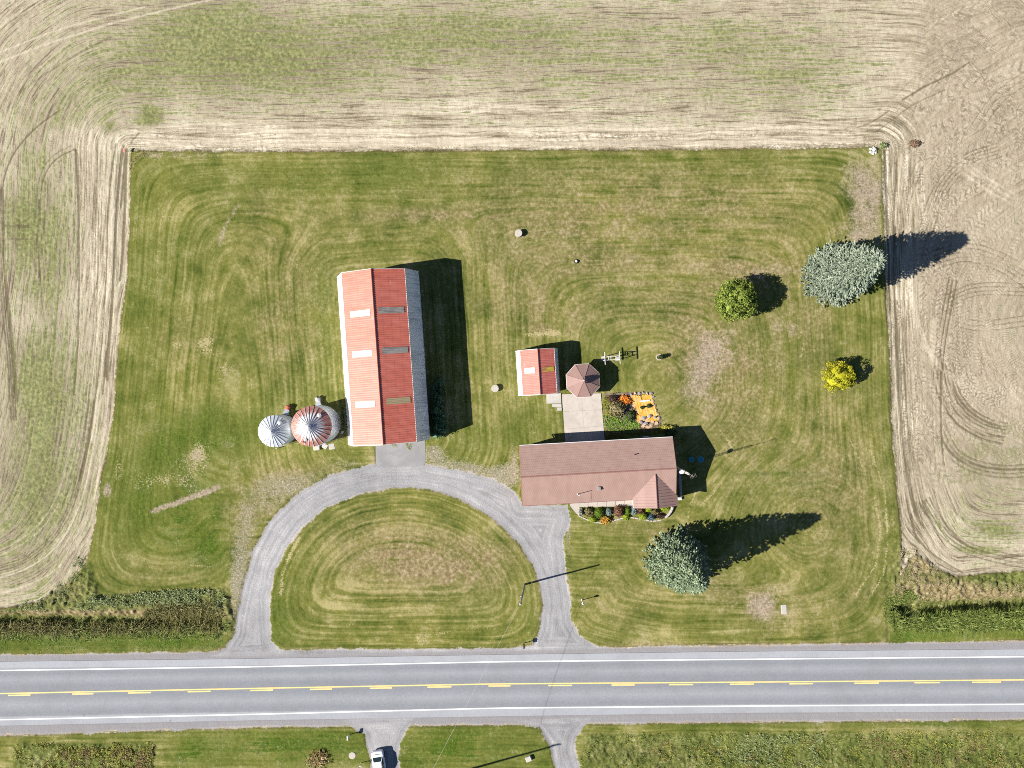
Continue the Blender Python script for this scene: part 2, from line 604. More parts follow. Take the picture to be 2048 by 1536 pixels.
# loose rows of dry clippings left by the mower
clip = (lw([(330, 420), (318, 500), (315, 560)], 4, .6) + lw([(560, 870), (545, 840), (535, 800)], 3, .4) + lw([(1700, 880), (1745, 980), (1760, 1060), (1750, 1130), (1710, 1190)], 3.0, .9) + lw([(1740, 900), (1768, 980), (1775, 1080), (1765, 1150), (1735, 1200)], 3.0, .9)
        + lw([(1440, 860), (1455, 880), (1465, 900)], 3, .8) + lw([(1430, 950), (1428, 985), (1400, 1010)], 3, .8) + lw([(1390, 985), (1380, 1010), (1375, 1035)], 3, .8) + lw([(600, 1075), (580, 1110), (565, 1150), (562, 1190)], 4, .9) + lw([(820, 1278), (900, 1262), (1000, 1255)], 4, .7) + lw([(690, 1250), (760, 1240)], 4, .5) + lw([(830, 1283), (1000, 1281)], 3, .7)
        + lw([(1050, 670), (1120, 666)], 6, .7) + lw([(1000, 1215), (1050, 1250)], 6, .5) + lw([(380, 1130), (420, 1133)], 3, .8) + lw([(380, 1165), (430, 1165)], 3, .6) + lw([(1600, 665), (1606, 690), (1600, 715)], 2.5, .8) + lw([(1625, 685), (1628, 705)], 2.5, .8) + lw([(1620, 800), (1640, 830), (1646, 870)], 2.5, .6) + lw([(960, 350), (1000, 410)], 4, .4) + lw([(1060, 345), (1180, 345)], 3, .4))
grav = blobs(X, Y, [(488, 1100, 30, 95, .66), (474, 1190, 16, 70, .72), (525, 1015, 60, 45, .36), (565, 985, 70, 36, .36), (600, 960, 90, 28, .5), (700, 930, 60, 20, .5), (868, 905, 26, 20, .95), (900, 930, 50, 16, .7), (960, 945, 50, 18, .75), (1015, 955, 30, 28, .95), (1028, 915, 12, 40, .6), (1136, 1060, 10, 50, .7), (1138, 1180, 8, 90, .5), (1108, 1480, 14, 50, .6), (520, 1290, 60, 14, .5), (1030, 1295, 40, 6, .6), (652, 900, 30, 14, .25)])
def offset_line(pts, d):
    o = []
    for i, p in enumerate(pts):
        a, b = pts[max(0, i - 1)], pts[min(len(pts) - 1, i + 1)]
        L = math.hypot(b[0] - a[0], b[1] - a[1])
        o.append((p[0] - (b[1] - a[1]) / L * d, p[1] + (b[0] - a[0]) / L * d))
    return o


def smooth_line(pts, n=3):
    for _ in range(n):
        q = [pts[0]]
        for a, b in zip(pts[:-1], pts[1:]):
            q += [(0.75 * a[0] + 0.25 * b[0], 0.75 * a[1] + 0.25 * b[1]), (0.25 * a[0] + 0.75 * b[0], 0.25 * a[1] + 0.75 * b[1])]
        pts = q + [pts[-1]]
    return pts


clip += blobs(X, Y, [(410, 690, 22, 28, .95), (355, 690, 12, 14, .8), (450, 738, 20, 14, .8), (395, 915, 34, 34, 1.0), (330, 960, 60, 22, .8), (238, 935, 12, 30, .9), (360, 1085, 18, 14, .5), (1500, 1190, 26, 26, .5), (1550, 1195, 30, 26, .45), (1545, 1265, 34, 14, .5), (1530, 890, 70, 14, .2), (600, 1110, 40, 70, .3), (870, 905, 25, 22, .6), (985, 950, 55, 26, .6), (1090, 665, 50, 14, .35), (640, 870, 70, 20, .15)])
# tracks pressed into the fields, and one painted edge shadow: + pale, - dark
trk = np.zeros(X.shape, dtype=np.float32)
for pts, w, a in [
    ([(-40, 122), (0, 105), (60, 80), (120, 58), (200, 36), (290, 14)], 2.6, .85), ([(-40, 142), (0, 125), (60, 100), (130, 76), (210, 50), (330, 20), (440, -4)], 3.0, .85),
    ([(-10, 116), (60, 88), (160, 52)], 3, -.3), ([(0, 410), (8, 350), (30, 300), (70, 255), (120, 220)], 2.2, -.8), ([(2, 330), (25, 272)], 2.2, -.6), ([(45, 180), (110, 135), (160, 105), (230, 68)], 3.2, -.5),
    ([(75, 410), (80, 360), (105, 320), (150, 302)], 5, -.2), ([(85, 405), (92, 360), (112, 330), (155, 303)], 1.6, .5), ([(152, 300), (155, 360), (158, 460), (158, 560), (156, 680), (148, 790)], 2.0, -.9),
    ([(232, 286), (222, 350), (216, 430), (214, 500), (212, 570), (205, 680), (192, 790), (178, 880), (160, 960)], 2.2, -.9), ([(238, 286), (228, 350), (221, 430), (218, 500), (216, 570), (209, 680), (197, 790), (183, 880)], 2.5, .8),
    ([(248, 290), (240, 350), (234, 420), (231, 500), (228, 590), (220, 680), (214, 760)], 2.0, -.8), ([(214, 705), (212, 750)], 3.5, -1.2), ([(240, 420), (236, 500), (232, 600), (226, 700), (216, 800), (204, 900), (192, 990), (160, 1080), (120, 1135), (60, 1170), (0, 1188)], 3.5, .8),
    ([(190, 1000), (176, 1050), (150, 1095), (110, 1140), (60, 1165)], 2.5, -.45), ([(78, 400), (77, 500), (85, 620), (105, 740), (102, 830)], 1.8, -.6), ([(68, 470), (72, 540), (75, 600)], 5, -.35), ([(10, 400), (8, 480), (15, 600), (28, 720), (34, 800)], 2.2, -.6), ([(18, 600), (28, 700), (35, 800)], 7, -.35), ([(110, 420), (138, 470), (140, 520)], 6, -.3),
    ([(253, 300), (251, 360), (249, 430), (246, 500), (240, 560)], 3.2, -1.0), ([(1769, 300), (1774, 450), (1780, 620)], 2.2, -.8), ([(45, 430), (45, 475)], 14, -.35), ([(10, 452), (56, 452)], 3, -.5), ([(12, 478), (56, 478)], 2, -.5),  # the line beside the right lawn edge paints the lawn step's shadow
    ([(300, 252), (270, 262), (245, 285)], 3, .5), ([(262, 285), (280, 262), (300, 250), (330, 252)], 1.8, -.6),
    ([(262, 243), (500, 243), (900, 240), (1300, 235), (1700, 238)], 1.8, -.35), ([(300, 256), (700, 262), (1000, 258), (1400, 262), (1700, 255)], 9, .75), ([(300, 285), (700, 288), (1000, 284), (1400, 285), (1720, 278)], 10, .8), ([(560, 272), (800, 275), (1000, 282)], 12, .5), ([(300, 271), (900, 272), (1700, 268)], 2, -.2),
    ([(1660, 265), (1720, 255), (1752, 240), (1780, 220)], 2.0, -.7), ([(1805, 200), (1850, 172), (1900, 150), (1940, 124)], 2.4, -.8), ([(1755, 262), (1795, 232), (1830, 206), (1890, 180)], 2.0, -.6), ([(1770, 130), (1700, 60), (1640, 40)], 4, -.15),
    ([(1850, 60), (1830, 100), (1780, 140), (1690, 175)], 10, -.35),
    ([(1795, 300), (1785, 500), (1795, 700), (1806, 900), (1822, 1000), (1850, 1060)], 2.2, -.35), ([(1802, 300), (1793, 500), (1802, 700), (1814, 900), (1830, 1000)], 2.8, .5), ([(1822, 300), (1815, 420), (1812, 500)], 2.5, .45), ([(1818, 640), (1826, 800), (1836, 930)], 2, .4), ([(1850, 640), (1852, 780), (1856, 920)], 2, .4),
    ([(1868, 640), (1870, 780), (1878, 900), (1893, 1000), (1925, 1052), (1980, 1082), (2110, 1110)], 12, .55), ([(1882, 700), (1882, 860), (1888, 960), (1910, 1025), (1950, 1060)], 1.8, -.6),
    ([(1868, 980), (1885, 1040), (1915, 1078), (1945, 1098)], 1.8, -.7), ([(1832, 1075), (1860, 1105), (1890, 1125), (1925, 1145)], 2.4, -.8), ([(1822, 1030), (1828, 1062), (1840, 1085)], 2.4, -.8),
    ([(1886, 730), (1910, 790), (1950, 835), (2000, 855)], 2.5, -.45), ([(1884, 800), (1905, 845), (1945, 868), (2000, 875)], 2.5, -.45), ([(1890, 715), (1925, 780), (1965, 820), (2005, 850)], 2.5, .45), ([(1884, 880), (1910, 915), (1960, 935), (2048, 940)], 3.0, -.45), ([(1886, 925), (1920, 945), (1990, 965), (2048, 970)], 3, -.3), ([(1896, 690), (1940, 715), (1990, 722)], 2, -.3),
    ([(1850, 440), (1900, 400), (1960, 330)], 8, .3), ([(1838, 600), (1800, 640)], 6, .2), ([(1890, 480), (1960, 520), (2048, 530)], 7, .25), ([(2048, 340), (2010, 400), (1960, 440), (1880, 470)], 5, .35), ([(1930, 330), (2010, 380), (1985, 400)], 4, .3), ([(1925, 350), (1990, 395)], 4, .35), ([(1900, 380), (2000, 360)], 3, -.2), ([(1850, 330), (1830, 420), (1815, 480)], 5, -.15), ([(1960, 600), (1990, 700), (2000, 800)], 8, .25), ([(1920, 600), (1900, 680)], 6, .3), ([(2048, 560), (1950, 610), (1900, 680)], 4, .3),
]:
    trk += a * np.exp(-(line_dist(X, Y, smooth_line(pts)) / w) ** 2)
# bundles of parallel wheel and tine marks
for pts, offs, w, a in [
    ([(90, 560), (84, 500), (80, 420), (84, 360), (108, 318), (150, 298)], (-9, 0, 8), 1.4, -.42), ([(146, 300), (147, 400), (143, 480), (142, 560)], (-12, -5), 1.3, -.38), ([(176, 300), (182, 400), (178, 520), (176, 640)], (-5, 0, 12), 1.4, -.35),
    ([(6, 380), (4, 500), (14, 620), (26, 720), (32, 840)], (0, 5, 10), 1.6, -.6), ([(246, 300), (238, 380), (232, 470), (229, 570), (220, 680), (208, 790)], (-6, 3), 1.5, -.7), ([(196, 300), (192, 420), (190, 540), (186, 680), (172, 800), (150, 930), (120, 1010)], (-6, 0), 1.5, -.4),
    ([(185, 800), (172, 900), (150, 1000), (115, 1070), (60, 1120), (-10, 1140)], (-9, -4, 1, 6), 1.6, -.45), ([(200, 800), (188, 900), (168, 990), (140, 1060), (100, 1110), (40, 1145), (-20, 1160)], (0, 6), 2.0, .6), ([(120, 800), (108, 900), (85, 990), (40, 1060), (-10, 1090)], (-12, -4, 4), 1.8, -.4), ([(60, 820), (50, 920), (20, 1000), (-20, 1040)], (-8, 0, 8), 1.8, -.4), ([(160, 800), (148, 900), (120, 1000), (70, 1070), (0, 1105)], (-5, 5), 2.4, .4),
    ([(20, 1170), (70, 1150), (110, 1120)], (-6, 0, 6), 1.6, -.4),
    ([(1776, 300), (1782, 420), (1784, 560), (1792, 700), (1800, 850), (1812, 980), (1835, 1060)], (-14, -9, -4, 6), 1.5, -.42), ([(1800, 600), (1806, 760), (1818, 920), (1840, 1030)], (-16, -10, -4, 4, 10), 1.6, -.40), ([(1800, 310), (1792, 380), (1786, 450)], (-18, -11, -4), 2.0, .5), ([(1840, 330), (1812, 400), (1796, 480)], (-8, 0, 8), 2.2, -.35),
    ([(1906, 560), (1890, 640), (1876, 730), (1872, 850), (1884, 960), (1915, 1030)], (-8, 0, 8), 1.6, -.6), ([(1820, 560), (1836, 640), (1866, 720), (1930, 770), (1990, 785)], (0, 5), 1.8, .45),
    ([(1882, 730), (1894, 790), (1925, 835), (1970, 862), (2010, 870)], (-24, -17, -10, -3, 4, 11, 18), 1.9, -.55), ([(1880, 760), (1898, 830), (1940, 872), (2000, 885)], (-18, -6, 6), 1.9, .4), ([(1880, 850), (1900, 905), (1950, 935), (2010, 945), (2060, 940)], (-12, -4, 4, 12), 2.0, -.45),
    ([(1850, 470), (1876, 380), (1930, 320), (2000, 300)], (-14, -7, 0, 7, 14), 1.8, -.4), ([(1890, 300), (1960, 360), (2030, 400)], (-10, 0, 10), 2.2, .4), ([(1870, 520), (1930, 500), (2000, 520), (2060, 560)], (-18, -9, 0, 9, 18), 1.9, -.4), ([(1900, 600), (1950, 575), (2060, 580)], (-12, -4, 4, 12), 1.9, -.4), ([(1905, 640), (1960, 655), (2060, 640)], (-10, 0, 10), 1.9, -.4), ([(2060, 480), (2000, 470), (1960, 400), (2000, 340)], (0, 10), 2.5, .35),
    ([(1700, 300), (1790, 250), (1860, 180), (1950, 110), (2060, 60)], (-40, -16), 2.0, -.25), ([(1960, 260), (2000, 200), (2060, 160)], (-20, -8, 4), 2.0, -.35), ([(1850, 1000), (1885, 1060), (1930, 1095), (2000, 1115), (2060, 1125)], (-10, -3, 4, 12), 1.7, -.5),
    ([(262, 262), (500, 263), (900, 260), (1300, 257), (1700, 252)], (-12, -6, 6, 14, 24), 1.5, -.28), ([(262, 200), (700, 196), (1200, 190), (1700, 184)], (-30, 0), 1.7, -.3), ([(300, 120), (800, 112), (1300, 104), (1700, 100)], (-60, -25, 0, 35), 1.7, -.28),
]:
    pts = smooth_line(pts, 2)
    for d in offs:
        press(trk, offset_line(pts, d), w * 1.1, a * 1.45)
fgreen = 0.365 + blobs(X, Y, [(90, 620, 70, 260, .16), (70, 1000, 120, 140, .24), (170, 700, 30, 200, .06), (140, 220, 120, 100, .1), (420, 60, 180, 90, .28), (560, 150, 200, 60, .2), (250, 160, 120, 60, .12), (900, 60, 250, 70, .14), (1200, 140, 200, 60, .12), (1500, 100, 150, 60, .15), (1600, 150, 120, 30, .12), (300, 235, 26, 20, .45), (220, 255, 14, 14, .3), (45, 450, 40, 70, .35), (110, 480, 40, 110, .12), (60, 300, 40, 60, .1), (100, 700, 60, 200, .05), (60, 770, 40, 80, .2), (130, 800, 40, 60, .12), (90, 940, 40, 200, .12),
                              (1560, 200, 200, 30, .1), (700, 100, 400, 60, .10), (1100, 60, 500, 50, .08), (1980, 60, 160, 120, -.3), (1950, 260, 160, 120, -.33), (1850, 380, 90, 120, -.38), (1900, 600, 200, 160, -.22), (1840, 800, 60, 240, -.28), (1950, 780, 120, 80, -.25), (1960, 900, 90, 30, .1), (1960, 1010, 120, 40, .12), (1985, 1060, 50, 16, .35), (1960, 1100, 40, 8, .35), (900, 280, 700, 22, -.36), (450, 275, 150, 25, -.3), (1650, 275, 150, 30, -.3), (200, 500, 35, 160, -.2), (150, 600, 30, 90, -.12), (170, 330, 20, 60, -.15), (60, 640, 50, 40, -.12), (30, 1130, 60, 60, .1), (110, 1080, 50, 50, -.1), (1000, 220, 200, 18, -.15)])

rough = np.clip(np.maximum.reduce([np.clip(blobs(X, Y, [(1825, 1125, 42, 42, 1.4), (1840, 1165, 60, 24, 1.0), (120, 1190, 60, 26, 1.2)]), 0, 1) * (d_grass > -5), np.clip((dvl + 4) / 10, 0, 1) * np.clip((1268 - Y) / 14, 0, 1), np.clip((dvr + 4) / 10, 0, 1) * np.clip((1262 - Y) / 14, 0, 1),
                                    np.clip((Y - 1462) / 8, 0, 1) * np.clip((X - 1160) / 20, 0, 1), np.clip((Y - 1482) / 8, 0, 1) * np.clip((312 - X) / 10, 0, 1) * np.clip((X - 20) / 20, 0, 1)]), 0, 1)
shoulder = np.clip((d_strip - 1) / 3, 0, 1) * np.clip(1 - np.maximum.reduce([d_dr, d_sa, d_sb]) / 6, 0, 1)
lump = 0.8 + 0.7 * vnoise(X, Y, 13, 71) + 0.8 * vnoise(X, Y, 6.5, 72) + 0.9 * vnoise(X, Y, 4, 73)
# relief
hz = 0.16 / (1 + np.exp(-np.clip(d_grass / 2.2, -30, 30)))                        # lawn stands a little proud of the tilled soil
hz += np.where(in_grass, 0.018 * vnoise(X, Y, 7, 21) + 0.03 * vnoise(X, Y, 40, 22), 0.03 * vnoise(X, Y, 6, 23) + 0.05 * vnoise(X, Y, 60, 24))
ridge = np.sin(2 * np.pi * row / 0.76 + 1.5 * vnoise(X, Y, 70, 25))
inner = (np.abs(X - 1024) < 1100) & (np.abs(Y - 768) < 850)
hz += np.where(inner & ~in_grass & (d_gr < 0), 0.014 * (1 - 0.9 * np.clip((X - 1812) / 50, 0, 1)) * ridge * np.clip(1.1 - np.clip((X - 1790) / 120, 0, 1) * 0.9 + 0.9 * vnoise(X, Y, 120, 27), 0, 1.3) - 0.05 * np.clip(-trk, 0, 1) + 0.02 * np.clip(trk, 0, 1), 0)
hz += np.clip(rough, 0, 1) * 0.17 * np.where(Y > 1400, 0.6, 1.0) * lump * inner
bumpm = np.clip(bare, 0, 1)
hz -= 0.02 * bumpm
grv_in = np.clip((d_gr + 3) / 6, 0, 1)
hz = hz * (1 - grv_in) + grv_in * (0.05 + 0.008 * vnoise(X, Y, 7, 26))
# roadside ditches
dep = 1.2 * np.exp(-((Y - (1240 + 0.0 * X)) / 15.0) ** 2) * np.clip((452 - X) / 26, 0, 1)
dep += 1.4 * np.exp(-((Y - (1220 - 0.05 * (X - 1780))) / 14.0) ** 2) * np.clip((X - 1778) / 26, 0, 1)
dep += 0.5 * np.exp(-((Y - 1500) / 22.0) ** 2) * np.clip((X - 1175) / 40, 0, 1)
hz -= dep
# heap of soil at the planted mound across the road
hz += 0.35 * np.exp(-(((X - 636) / 17) ** 2 + ((Y - 1515) / 13) ** 2))
# lower under the road corridor so that the paved sheet lies on top
road_in = np.clip((np.minimum(Y - yAN, yAS - Y) + 1) / 3, 0, 1)
hz = hz * (1 - road_in) + road_in * (-0.03)
pads = [[(750, 886), (852, 878), (852, 928), (752, 931)], [(1124, 786), (1204, 783), (1210, 884), (1130, 892)]]
for pd in pads:
    pin = np.clip((sdf_poly(X, Y, pd) + 1) / 3, 0, 1)
    hz = hz * (1 - pin) + pin * 0.0

VX = ((X - 1024) / S).astype(np.float32)
VY = ((768 - Y) / S).astype(np.float32)
V = np.stack([VX, VY, hz.astype(np.float32)], 1)


def ground_height(px, py):
    i = int(np.clip(np.searchsorted(gx, px), 1, NX - 1))
    j = int(np.clip(np.searchsorted(gy, py), 1, NY - 1))
    return float(hz[j * NX + i])


# ------------------------------------------------------------------ ground material
def ground_material():
    t = NT('ground_cover')
    P = t.pos()
    sx, sy, sz = t.sep(P)
    flat = t.comb(sx, sy, 0.0)
    row_ = t.attr('row')
    A = {k: t.attr(k) for k in ('d_grass', 'd_gravel', 'lush', 'dry', 'bare', 'gravel_mix', 'track', 'field_green', 'clippings', 'rough', 'shoulder', 'island')}
    n_fine = t.noise(flat, 4.2, 3.0, 0.62)
    n_fine2 = t.noise(flat, 2.1, 4.0, 0.65, off=(31, 7, 3))
    n_mid = t.noise(flat, 0.42, 4.0, 0.6, off=(5, 3, 9))
    n_big = t.noise(flat, 0.07, 3.0, 0.55, off=(55, 13, 2))
    # streaks that follow the passes of the mower and of the seeder
    st1 = t.noise(t.comb(t.mul(row_, 1.05), t.mul(sx, 0.028), t.mul(sy, 0.028)), 1.0, 1.5, 0.5)
    st2 = t.noise(t.comb(t.mul(row_, 2.6), t.mul(sx, 0.11), t.mul(sy, 0.11)), 1.0, 2.0, 0.6, off=(9, 4, 1))
    st3 = t.noise(t.comb(t.mul(row_, 4.4), t.mul(sx, 0.26), t.mul(sy, 0.26)), 1.0, 2.5, 0.7, off=(2, 14, 1))
    # ---- lawn
    n_pat = t.noise(flat, 0.16, 4.0, 0.62, off=(17, 23, 5))
    amp = t.lin(t.noise(flat, 0.05, 2.0, 0.5, off=(71, 3, 8)), 0.36, 0.64, 0.05, 0.38)
    amp = t.addn(amp, t.mul(A['island'], 0.13))
    k = t.addn(t.addn(0.275, t.mul(t.math('SUBTRACT', st1, 0.5), amp)), t.addn(t.mul(st2, 0.42), t.addn(t.mul(n_fine2, 0.24), t.addn(t.mul(n_fine, 0.18), t.addn(t.mul(n_mid, 0.36), t.mul(n_pat, 0.46))))))
    k = t.addn(k, t.mul(t.math('SINE', t.addn(t.mul(row_, 7.4), t.mul(n_mid, 5.0))), t.mul(amp, 0.09)))
    k = t.lin(k, 0.87, 1.29)
    lawn = t.ramp(k, [(0.0, (0.038, 0.057, 0.009)), (0.3, (0.082, 0.100, 0.018)), (0.6, (0.146, 0.150, 0.037)), (1.0, (0.295, 0.270, 0.118))])
    lawn = t.mix(t.mul(t.sstep(t.addn(n_big, t.mul(n_pat, 0.5)), 0.66, 0.90), 0.55), lawn, t.mix(1.0, lawn, (1.28, 1.18, 1.2), 'MULTIPLY'))
    lu = t.math('MULTIPLY', A['lush'], t.sstep(t.addn(t.mul(n_mid, 0.7), t.mul(st2, 0.7)), 0.42, 0.92), clamp=True)
    green = t.ramp(t.lin(t.addn(n_fine, n_fine2), 0.65, 1.35), [(0.0, (0.026, 0.050, 0.006)), (0.5, (0.060, 0.098, 0.010)), (1.0, (0.12, 0.165, 0.022))])
    lawn = t.mix(t.math('MULTIPLY', lu, 1.15, clamp=True), lawn, green)
    dr = t.math('MULTIPLY', A['dry'], t.sstep(t.addn(t.mul(n_mid, 0.7), t.addn(t.mul(st2, 0.55), t.addn(t.mul(st1, 0.55), t.mul(n_fine2, 0.30)))), 0.76, 1.26), clamp=True)
    hay = t.ramp(t.lin(n_fine2, 0.3, 0.7), [(0.0, (0.11, 0.088, 0.036)), (0.5, (0.215, 0.168, 0.085)), (1.0, (0.36, 0.295, 0.18))])
    lawn = t.mix(t.math('MULTIPLY', dr, 1.25, clamp=True), lawn, hay)
    # rough growth on the verges
    rgk = t.addn(t.mul(n_fine, 0.75), t.addn(t.mul(n_fine2, 0.45), t.mul(n_mid, 0.75)))
    rg = t.ramp(t.lin(rgk, 0.72, 1.25), [(0.0, (0.030, 0.038, 0.009)), (0.3, (0.078, 0.096, 0.022)), (0.65, (0.145, 0.160, 0.045)), (1.0, (0.28, 0.265, 0.12))])
    rg = t.mix(t.math('MULTIPLY', A['dry'], t.sstep(t.addn(n_fine2, t.mul(n_mid, 0.8)), 0.62, 1.0), clamp=True), rg, hay)
    lawn = t.mix(A['rough'], lawn, rg)
    cl = t.sstep(t.addn(t.mul(A['clippings'], 0.62), t.addn(t.mul(n_fine, 1.7), t.mul(n_mid, 1.1))), 1.80, 2.06)
    lawn = t.mix(t.mul(cl, 0.7), lawn, (0.40, 0.34, 0.18))
    # ---- bare earth in the lawn
    soil = t.ramp(t.lin(t.addn(n_fine, t.mul(n_fine2, 0.8)), 0.55, 1.25), [(0.0, (0.13, 0.10, 0.065)), (0.5, (0.285, 0.228, 0.168)), (1.0, (0.46, 0.385, 0.30))])
    b = t.sstep(t.addn(t.mul(A['bare'], 0.70), t.addn(t.mul(n_fine2, 0.9), t.addn(t.mul(n_fine, 0.75), t.addn(t.mul(n_mid, 1.3), t.mul(n_pat, 0.6))))), 1.92, 2.72)
    lawn = t.mix(t.mul(b, 0.9), lawn, soil)
    # ---- field
    fk = t.lin(t.addn(t.mul(st2, 0.65), t.addn(t.mul(st1, 0.40), t.addn(t.mul(st3, 0.85), t.addn(t.mul(n_fine, 0.30), t.mul(n_pat, 0.40))))), 1.06, 1.49)
    fld = t.ramp(fk, [(0.0, (0.140, 0.116, 0.076)), (0.35, (0.295, 0.250, 0.176)), (0.7, (0.43, 0.375, 0.28)), (1.0, (0.60, 0.54, 0.43))])
    fld = t.mix(t.mul(t.sstep(t.addn(n_fine, t.mul(st3, 0.8)), 0.82, 0.62), 0.6), fld, (0.125, 0.105, 0.072))
    fgm = t.addn(A['field_green'], t.addn(t.mul(st2, 0.80), t.addn(t.mul(n_fine, 0.35), t.addn(t.mul(st3, 1.3), t.addn(t.mul(n_mid, 0.20), t.addn(t.mul(st1, 0.45), t.mul(n_pat, 0.25)))))))
    fg = t.sstep(fgm, 2.06, 2.34)
    fgc = t.ramp(t.lin(n_fine2, 0.3, 0.7), [(0.0, (0.070, 0.088, 0.022)), (0.5, (0.150, 0.165, 0.054)), (1.0, (0.28, 0.28, 0.12))])
    fld = t.mix(t.mul(fg, 0.9), fld, fgc)
    row2 = t.attr('row2')
    arc2 = t.attr('arc2')
    ch = t.attr('churned')
    sq1 = t.noise(t.comb(t.mul(row2, 1.5), t.mul(arc2, 0.10), 0.0), 1.0, 2.5, 0.65, off=(6, 2, 4))
    sq2 = t.noise(t.comb(t.mul(row2, 4.0), t.mul(arc2, 0.25), 3.0), 1.0, 2.0, 0.6)
    fk2 = t.lin(t.addn(t.mul(sq1, 0.55), t.addn(t.mul(sq2, 0.45), t.addn(t.mul(n_fine, 0.45), t.addn(t.mul(n_mid, 0.4), t.mul(n_pat, 0.45))))), 0.88, 1.46)
    fld2 = t.ramp(fk2, [(0.0, (0.175, 0.143, 0.100)), (0.35, (0.310, 0.260, 0.188)), (0.7, (0.410, 0.352, 0.265)), (1.0, (0.53, 0.47, 0.37))])
    chv = t.math('SINE', t.addn(t.mul(arc2, 9.5), t.mul(t.math('PINGPONG', t.addn(row2, t.mul(n_mid, 0.8)), 0.8), 7.0)))
    cmk = t.sstep(t.addn(t.mul(sq1, 0.6), t.mul(n_mid, 0.6)), 0.54, 0.68)
    fld2 = t.mix(t.mul(t.mul(t.sstep(chv, 0.0, 0.9), cmk), 0.48), fld2, (0.15, 0.12, 0.082))
    fld2 = t.mix(t.mul(t.sstep(t.addn(t.addn(A['field_green'], n_mid), t.mul(n_fine, 1.2)), 1.36, 1.62), 0.7), fld2, (0.17, 0.17, 0.075))
    fld = t.mix(ch, fld, fld2)
    # cleats of tractor tyres in the loose soil
    u_ = t.addn(t.addn(t.mul(sx, 0.45), t.mul(sy, 0.85)), t.mul(n_pat, 9.0))
    chev = t.math('SINE', t.addn(t.mul(u_, 9.0), t.mul(t.math('PINGPONG', t.addn(row_, t.mul(n_mid, 2.0)), 0.9), 9.0)))
    cm = t.mul(t.sstep(A['field_green'], 0.26, 0.10), t.sstep(t.addn(t.mul(n_mid, 0.6), t.mul(st1, 0.5)), 0.50, 0.62))
    fld = t.mix(t.mul(t.mul(t.sstep(chev, 0.0, 0.9), cm), 0.6), fld, (0.14, 0.11, 0.075))
    tr = t.addn(A['track'], t.mul(t.math('SUBTRACT', n_fine2, 0.5), 0.8))
    fld = t.mix(t.mul(t.sstep(tr, 0.2, 0.95), 0.6), fld, (0.53, 0.465, 0.36))
    fld = t.mix(t.mul(t.sstep(t.mul(tr, -1.0), 0.18, 0.75), 0.75), fld, (0.105, 0.085, 0.05))
    # ---- gravel
    wheel = t.noise(t.comb(t.mul(A['d_gravel'], 0.17), t.mul(sx, 0.06), t.mul(sy, 0.06)), 1.0, 3.0, 0.6, off=(4, 2, 7))
    gk = t.addn(t.mul(t.noise(flat, 6.0, 2.0, 0.7), 0.40), t.addn(t.mul(n_mid, 0.40), t.addn(t.mul(n_big, 0.3), t.mul(wheel, 0.5))))
    grv = t.ramp(t.lin(gk, 0.60, 1.0), [(0.0, (0.165, 0.162, 0.168)), (0.35, (0.25, 0.246, 0.256)), (0.7, (0.315, 0.308, 0.318)), (1.0, (0.42, 0.41, 0.41))])
    grv = t.mix(t.mul(t.sstep(n_fine, 0.62, 0.74), 0.6), grv, (0.12, 0.115, 0.10))
    grv = t.mix(t.mul(t.sstep(t.addn(n_fine2, t.mul(n_mid, 0.5)), 0.92, 1.02), 0.6), grv, (0.50, 0.485, 0.46))
    grv = t.mix(t.mul(A['shoulder'], 0.85), grv, t.mix(n_fine, (0.185, 0.175, 0.185), (0.275, 0.262, 0.268)))
    gb = t.sstep(t.math('SUBTRACT', 1.0, t.addn(t.mul(A['d_gravel'], 0.09), t.mul(n_mid, 0.5))), 0.3, 0.95)
    grv = t.mix(t.mul(gb, 0.7), grv, (0.34, 0.275, 0.215))
    # ---- put together with broken edges
    eg = t.addn(A['d_grass'], t.mul(t.math('SUBTRACT', n_fine2, 0.5), 9.0))
    col = t.mix(t.sstep(eg, -1.2, 1.2), fld, lawn)
    edge = t.mul(t.sstep(t.math('ABSOLUTE', A['d_grass']), 5.0, 1.0), t.sstep(n_fine2, 0.40, 0.55))
    col = t.mix(t.mul(edge, 0.55), col, (0.085, 0.06, 0.035))
    gm = t.mul(t.sstep(t.addn(t.mul(A['gravel_mix'], 0.9), t.addn(t.mul(n_fine, 0.8), t.addn(t.mul(n_fine2, 0.6), t.mul(n_mid, 0.5)))), 1.25, 1.85), 0.95)
    spr = t.ramp(n_fine, [(0.3, (0.15, 0.135, 0.085)), (0.5, (0.235, 0.21, 0.145)), (0.7, (0.40, 0.37, 0.31))])
    col = t.mix(t.mul(gm, t.sstep(A['d_grass'], -1.0, 1.0)), col, spr)
    eg2 = t.addn(A['d_gravel'], t.addn(t.mul(t.math('SUBTRACT', n_fine2, 0.5), 14.0), t.mul(t.math('SUBTRACT', n_mid, 0.5), 14.0)))
    col = t.mix(t.sstep(eg2, -1.0, 1.5), col, grv)
    t.color(col)
    hgt = t.addn(t.mul(n_fine, 1.0), t.addn(t.mul(n_fine2, 0.8), t.mul(st2, 0.8)))
    t.bump(hgt, 0.55, 0.07)
    return t.set(0.95, 0.0, 0.08)


